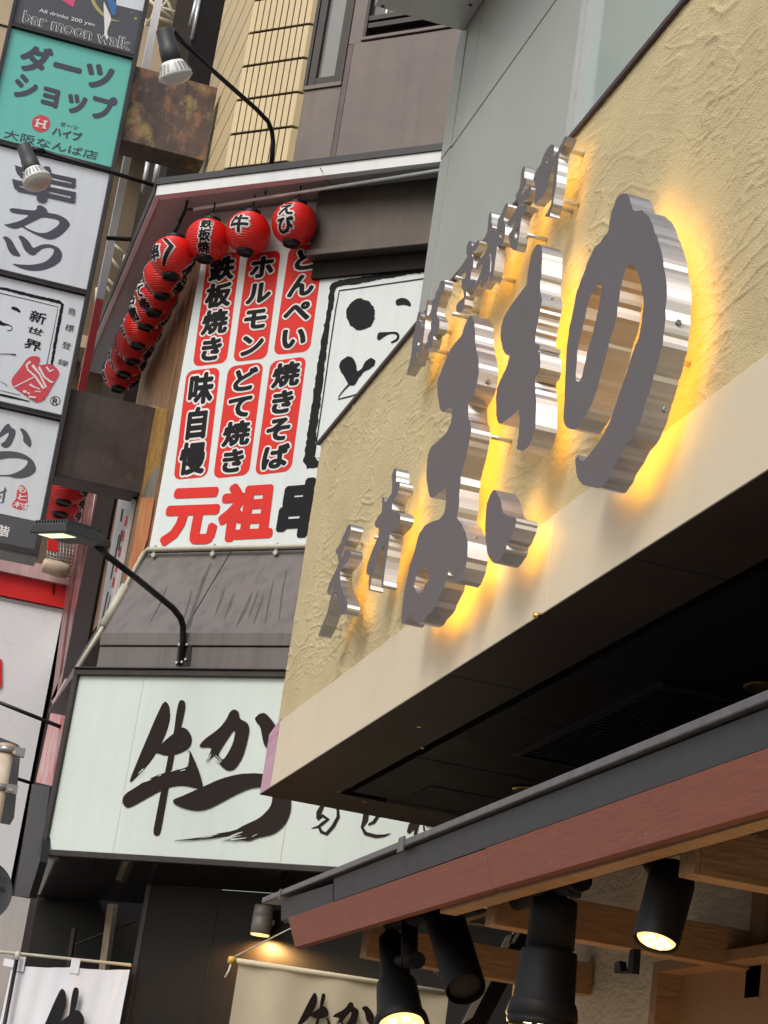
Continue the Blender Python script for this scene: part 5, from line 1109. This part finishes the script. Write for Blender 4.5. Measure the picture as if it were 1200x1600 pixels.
# side wall with its gold lamp glow put into the colour, and steel brace deeper inside
mb = MB(); q = PY(8.6); mb.box(3.0,4.4,8.6,8.7,1.0,2.6); obj('end_wall', mb, M['goldglow'], aw)
mb = MB(); q = PY(7.9); mb.hexa([q(804,1452),q(838,1452),q(740,1640),q(700,1640)],[p+V((0,.05,0)) for p in (q(804,1452),q(838,1452),q(740,1640),q(700,1640))]); br = obj('steel_brace', mb, M['blackm'], aw)
mb = MB(); q = PY(7.89); mb.prism([q(792,1462),q(806,1458),q(738,1590),q(722,1600)],(0,.006,0)); mb.prism([q(803,1453),q(818,1450),q(803,1474),q(795,1474)],(0,.006,0)); obj('pale_flange', mb, M['alub'], br)
mb = MB(); q = PY(8.3); mb.prism([q(722,1436),q(772,1422),q(778,1426),q(726,1442)],(0,.03,0)); mb.prism([q(726,1440),q(780,1447),q(780,1449),q(726,1443)],(0,.03,0)); mb.prism([q(744,1408),q(784,1410),q(784,1416),q(744,1414)],(0,.03,0)); obj('pale_batten', mb, M['woodl'], aw)

SG_ = 'spotlights under the awning'
def can_spot(label, x, top, bot, prof, lit, mount, energy=0, near=0., boxy=False):
    pl = PX(x); a = pl(*top); b = pl(*bot); b = b-(b-EYE).normalized()*near; d = b-a
    L = d.length; sc_ = depth(a)/F_PX
    t = thing('spotlight', a, label, 'spotlight', SG_)
    mb = MB(); mb.lathe(a, d, [(u*L, r*sc_) for u, r in prof], 36 if not boxy else 8, smooth=not boxy, cap1=False); obj('body', mb, M['blackm'], t)
    dn = d.normalized(); rl = prof[-1][1]*sc_
    mb = MB(); mb.lathe(a+dn*L*(prof[-1][0]-.045), d, [(0,rl*.86),(.004,rl*.80),(.006,.002)], 32, cap1=False); lo_ = obj('lens', mb, M['warmled' if lit else 'blackm'], t)
    if lit:
        mb = MB(); u = dn.cross(V((.3,.2,1))).normalized(); v = dn.cross(u)
        for k in range(7):
            e = V((0,0,0)) if k == 6 else (u*math.cos(k*math.pi/3)+v*math.sin(k*math.pi/3))*rl*.50
            mb.lathe(a+dn*(L*(prof[-1][0]-.045)+.0065)+e, d, [(0,rl*.16),(.003,rl*.10)], 12)
        obj('led_dot', mb, M['warmdot'], lo_)
    mb = MB()
    for seg in mount:
        mb.tube([pl(*p)+V((.0,0,0)) for p in seg[0]], [w_*sc_ for w_ in seg[1]], 12)
    obj('mount', mb, M['blackm'], t)
    if energy:
        s = bpy.data.lights.new('spotlight_beam','SPOT'); s.energy = energy; s.color = (1,.70,.36); s.spot_size = math.radians(110); s.spot_blend = .6; s.shadow_soft_size = .03
        so_ = link(bpy.data.objects.new('spotlight_beam', s)); so_.location = a+dn*L*1.02; so_.rotation_euler = (-dn).to_track_quat('Z','Y').to_euler()
    return t
can_spot('black spotlight with flared lit rim in front of the cream banner',1.95,(611,1464),(628,1612),[(0,16),(.03,20),(.30,22),(.48,24),(.53,31),(.84,35),(.90,41),(.985,43),(1.0,40)],True,[(((640,1442),(640,1506)),(13,13)),(((626,1502),(652,1500)),(11,13)),(((610,1446),(672,1430)),(11,11))],130)
can_spot('slanting black cylinder spotlight between the flared spot and the boxy one',2.0,(690,1418),(728,1546),[(0,30),(.02,31),(.96,31),(1.0,30)],False,[(((668,1430),(744,1410)),(15,15))],near=-.10)
can_spot('stepped boxy black spotlight hanging in the middle of the awning',1.95,(868,1404),(845,1604),[(0,30),(.015,35),(.05,36),(.39,38),(.395,34),(.41,34),(.415,43),(.44,44),(.80,48),(.805,50),(.84,53),(.93,56),(.95,53),(.96,55),(1.0,52)],True,[(((870,1400),(868,1420)),(17,17)),(((800,1412),(908,1374)),(14,19)),(((900,1376),(898,1402)),(10,10))],130)
can_spot('black spotlight with brightly lit round lens facing the street on the right',1.95,(1056,1350),(1024,1474),[(0,10),(.03,24),(.10,33),(.22,37),(.9,36),(1.0,35)],True,[(((1008,1328),(1022,1350),(1044,1366)),(16,18,20))],25,near=.14)
mb = MB(); q = PX(2.1); mb.prism([q(984,1484),q(991,1482),q(988,1521),q(960,1521),q(960,1504),q(968,1501),q(970,1518),q(980,1517)],(.02,0,0)); obj('metal_hook', mb, M['black'], None, 'small black metal hook beside the lit round spotlight', 'hook')
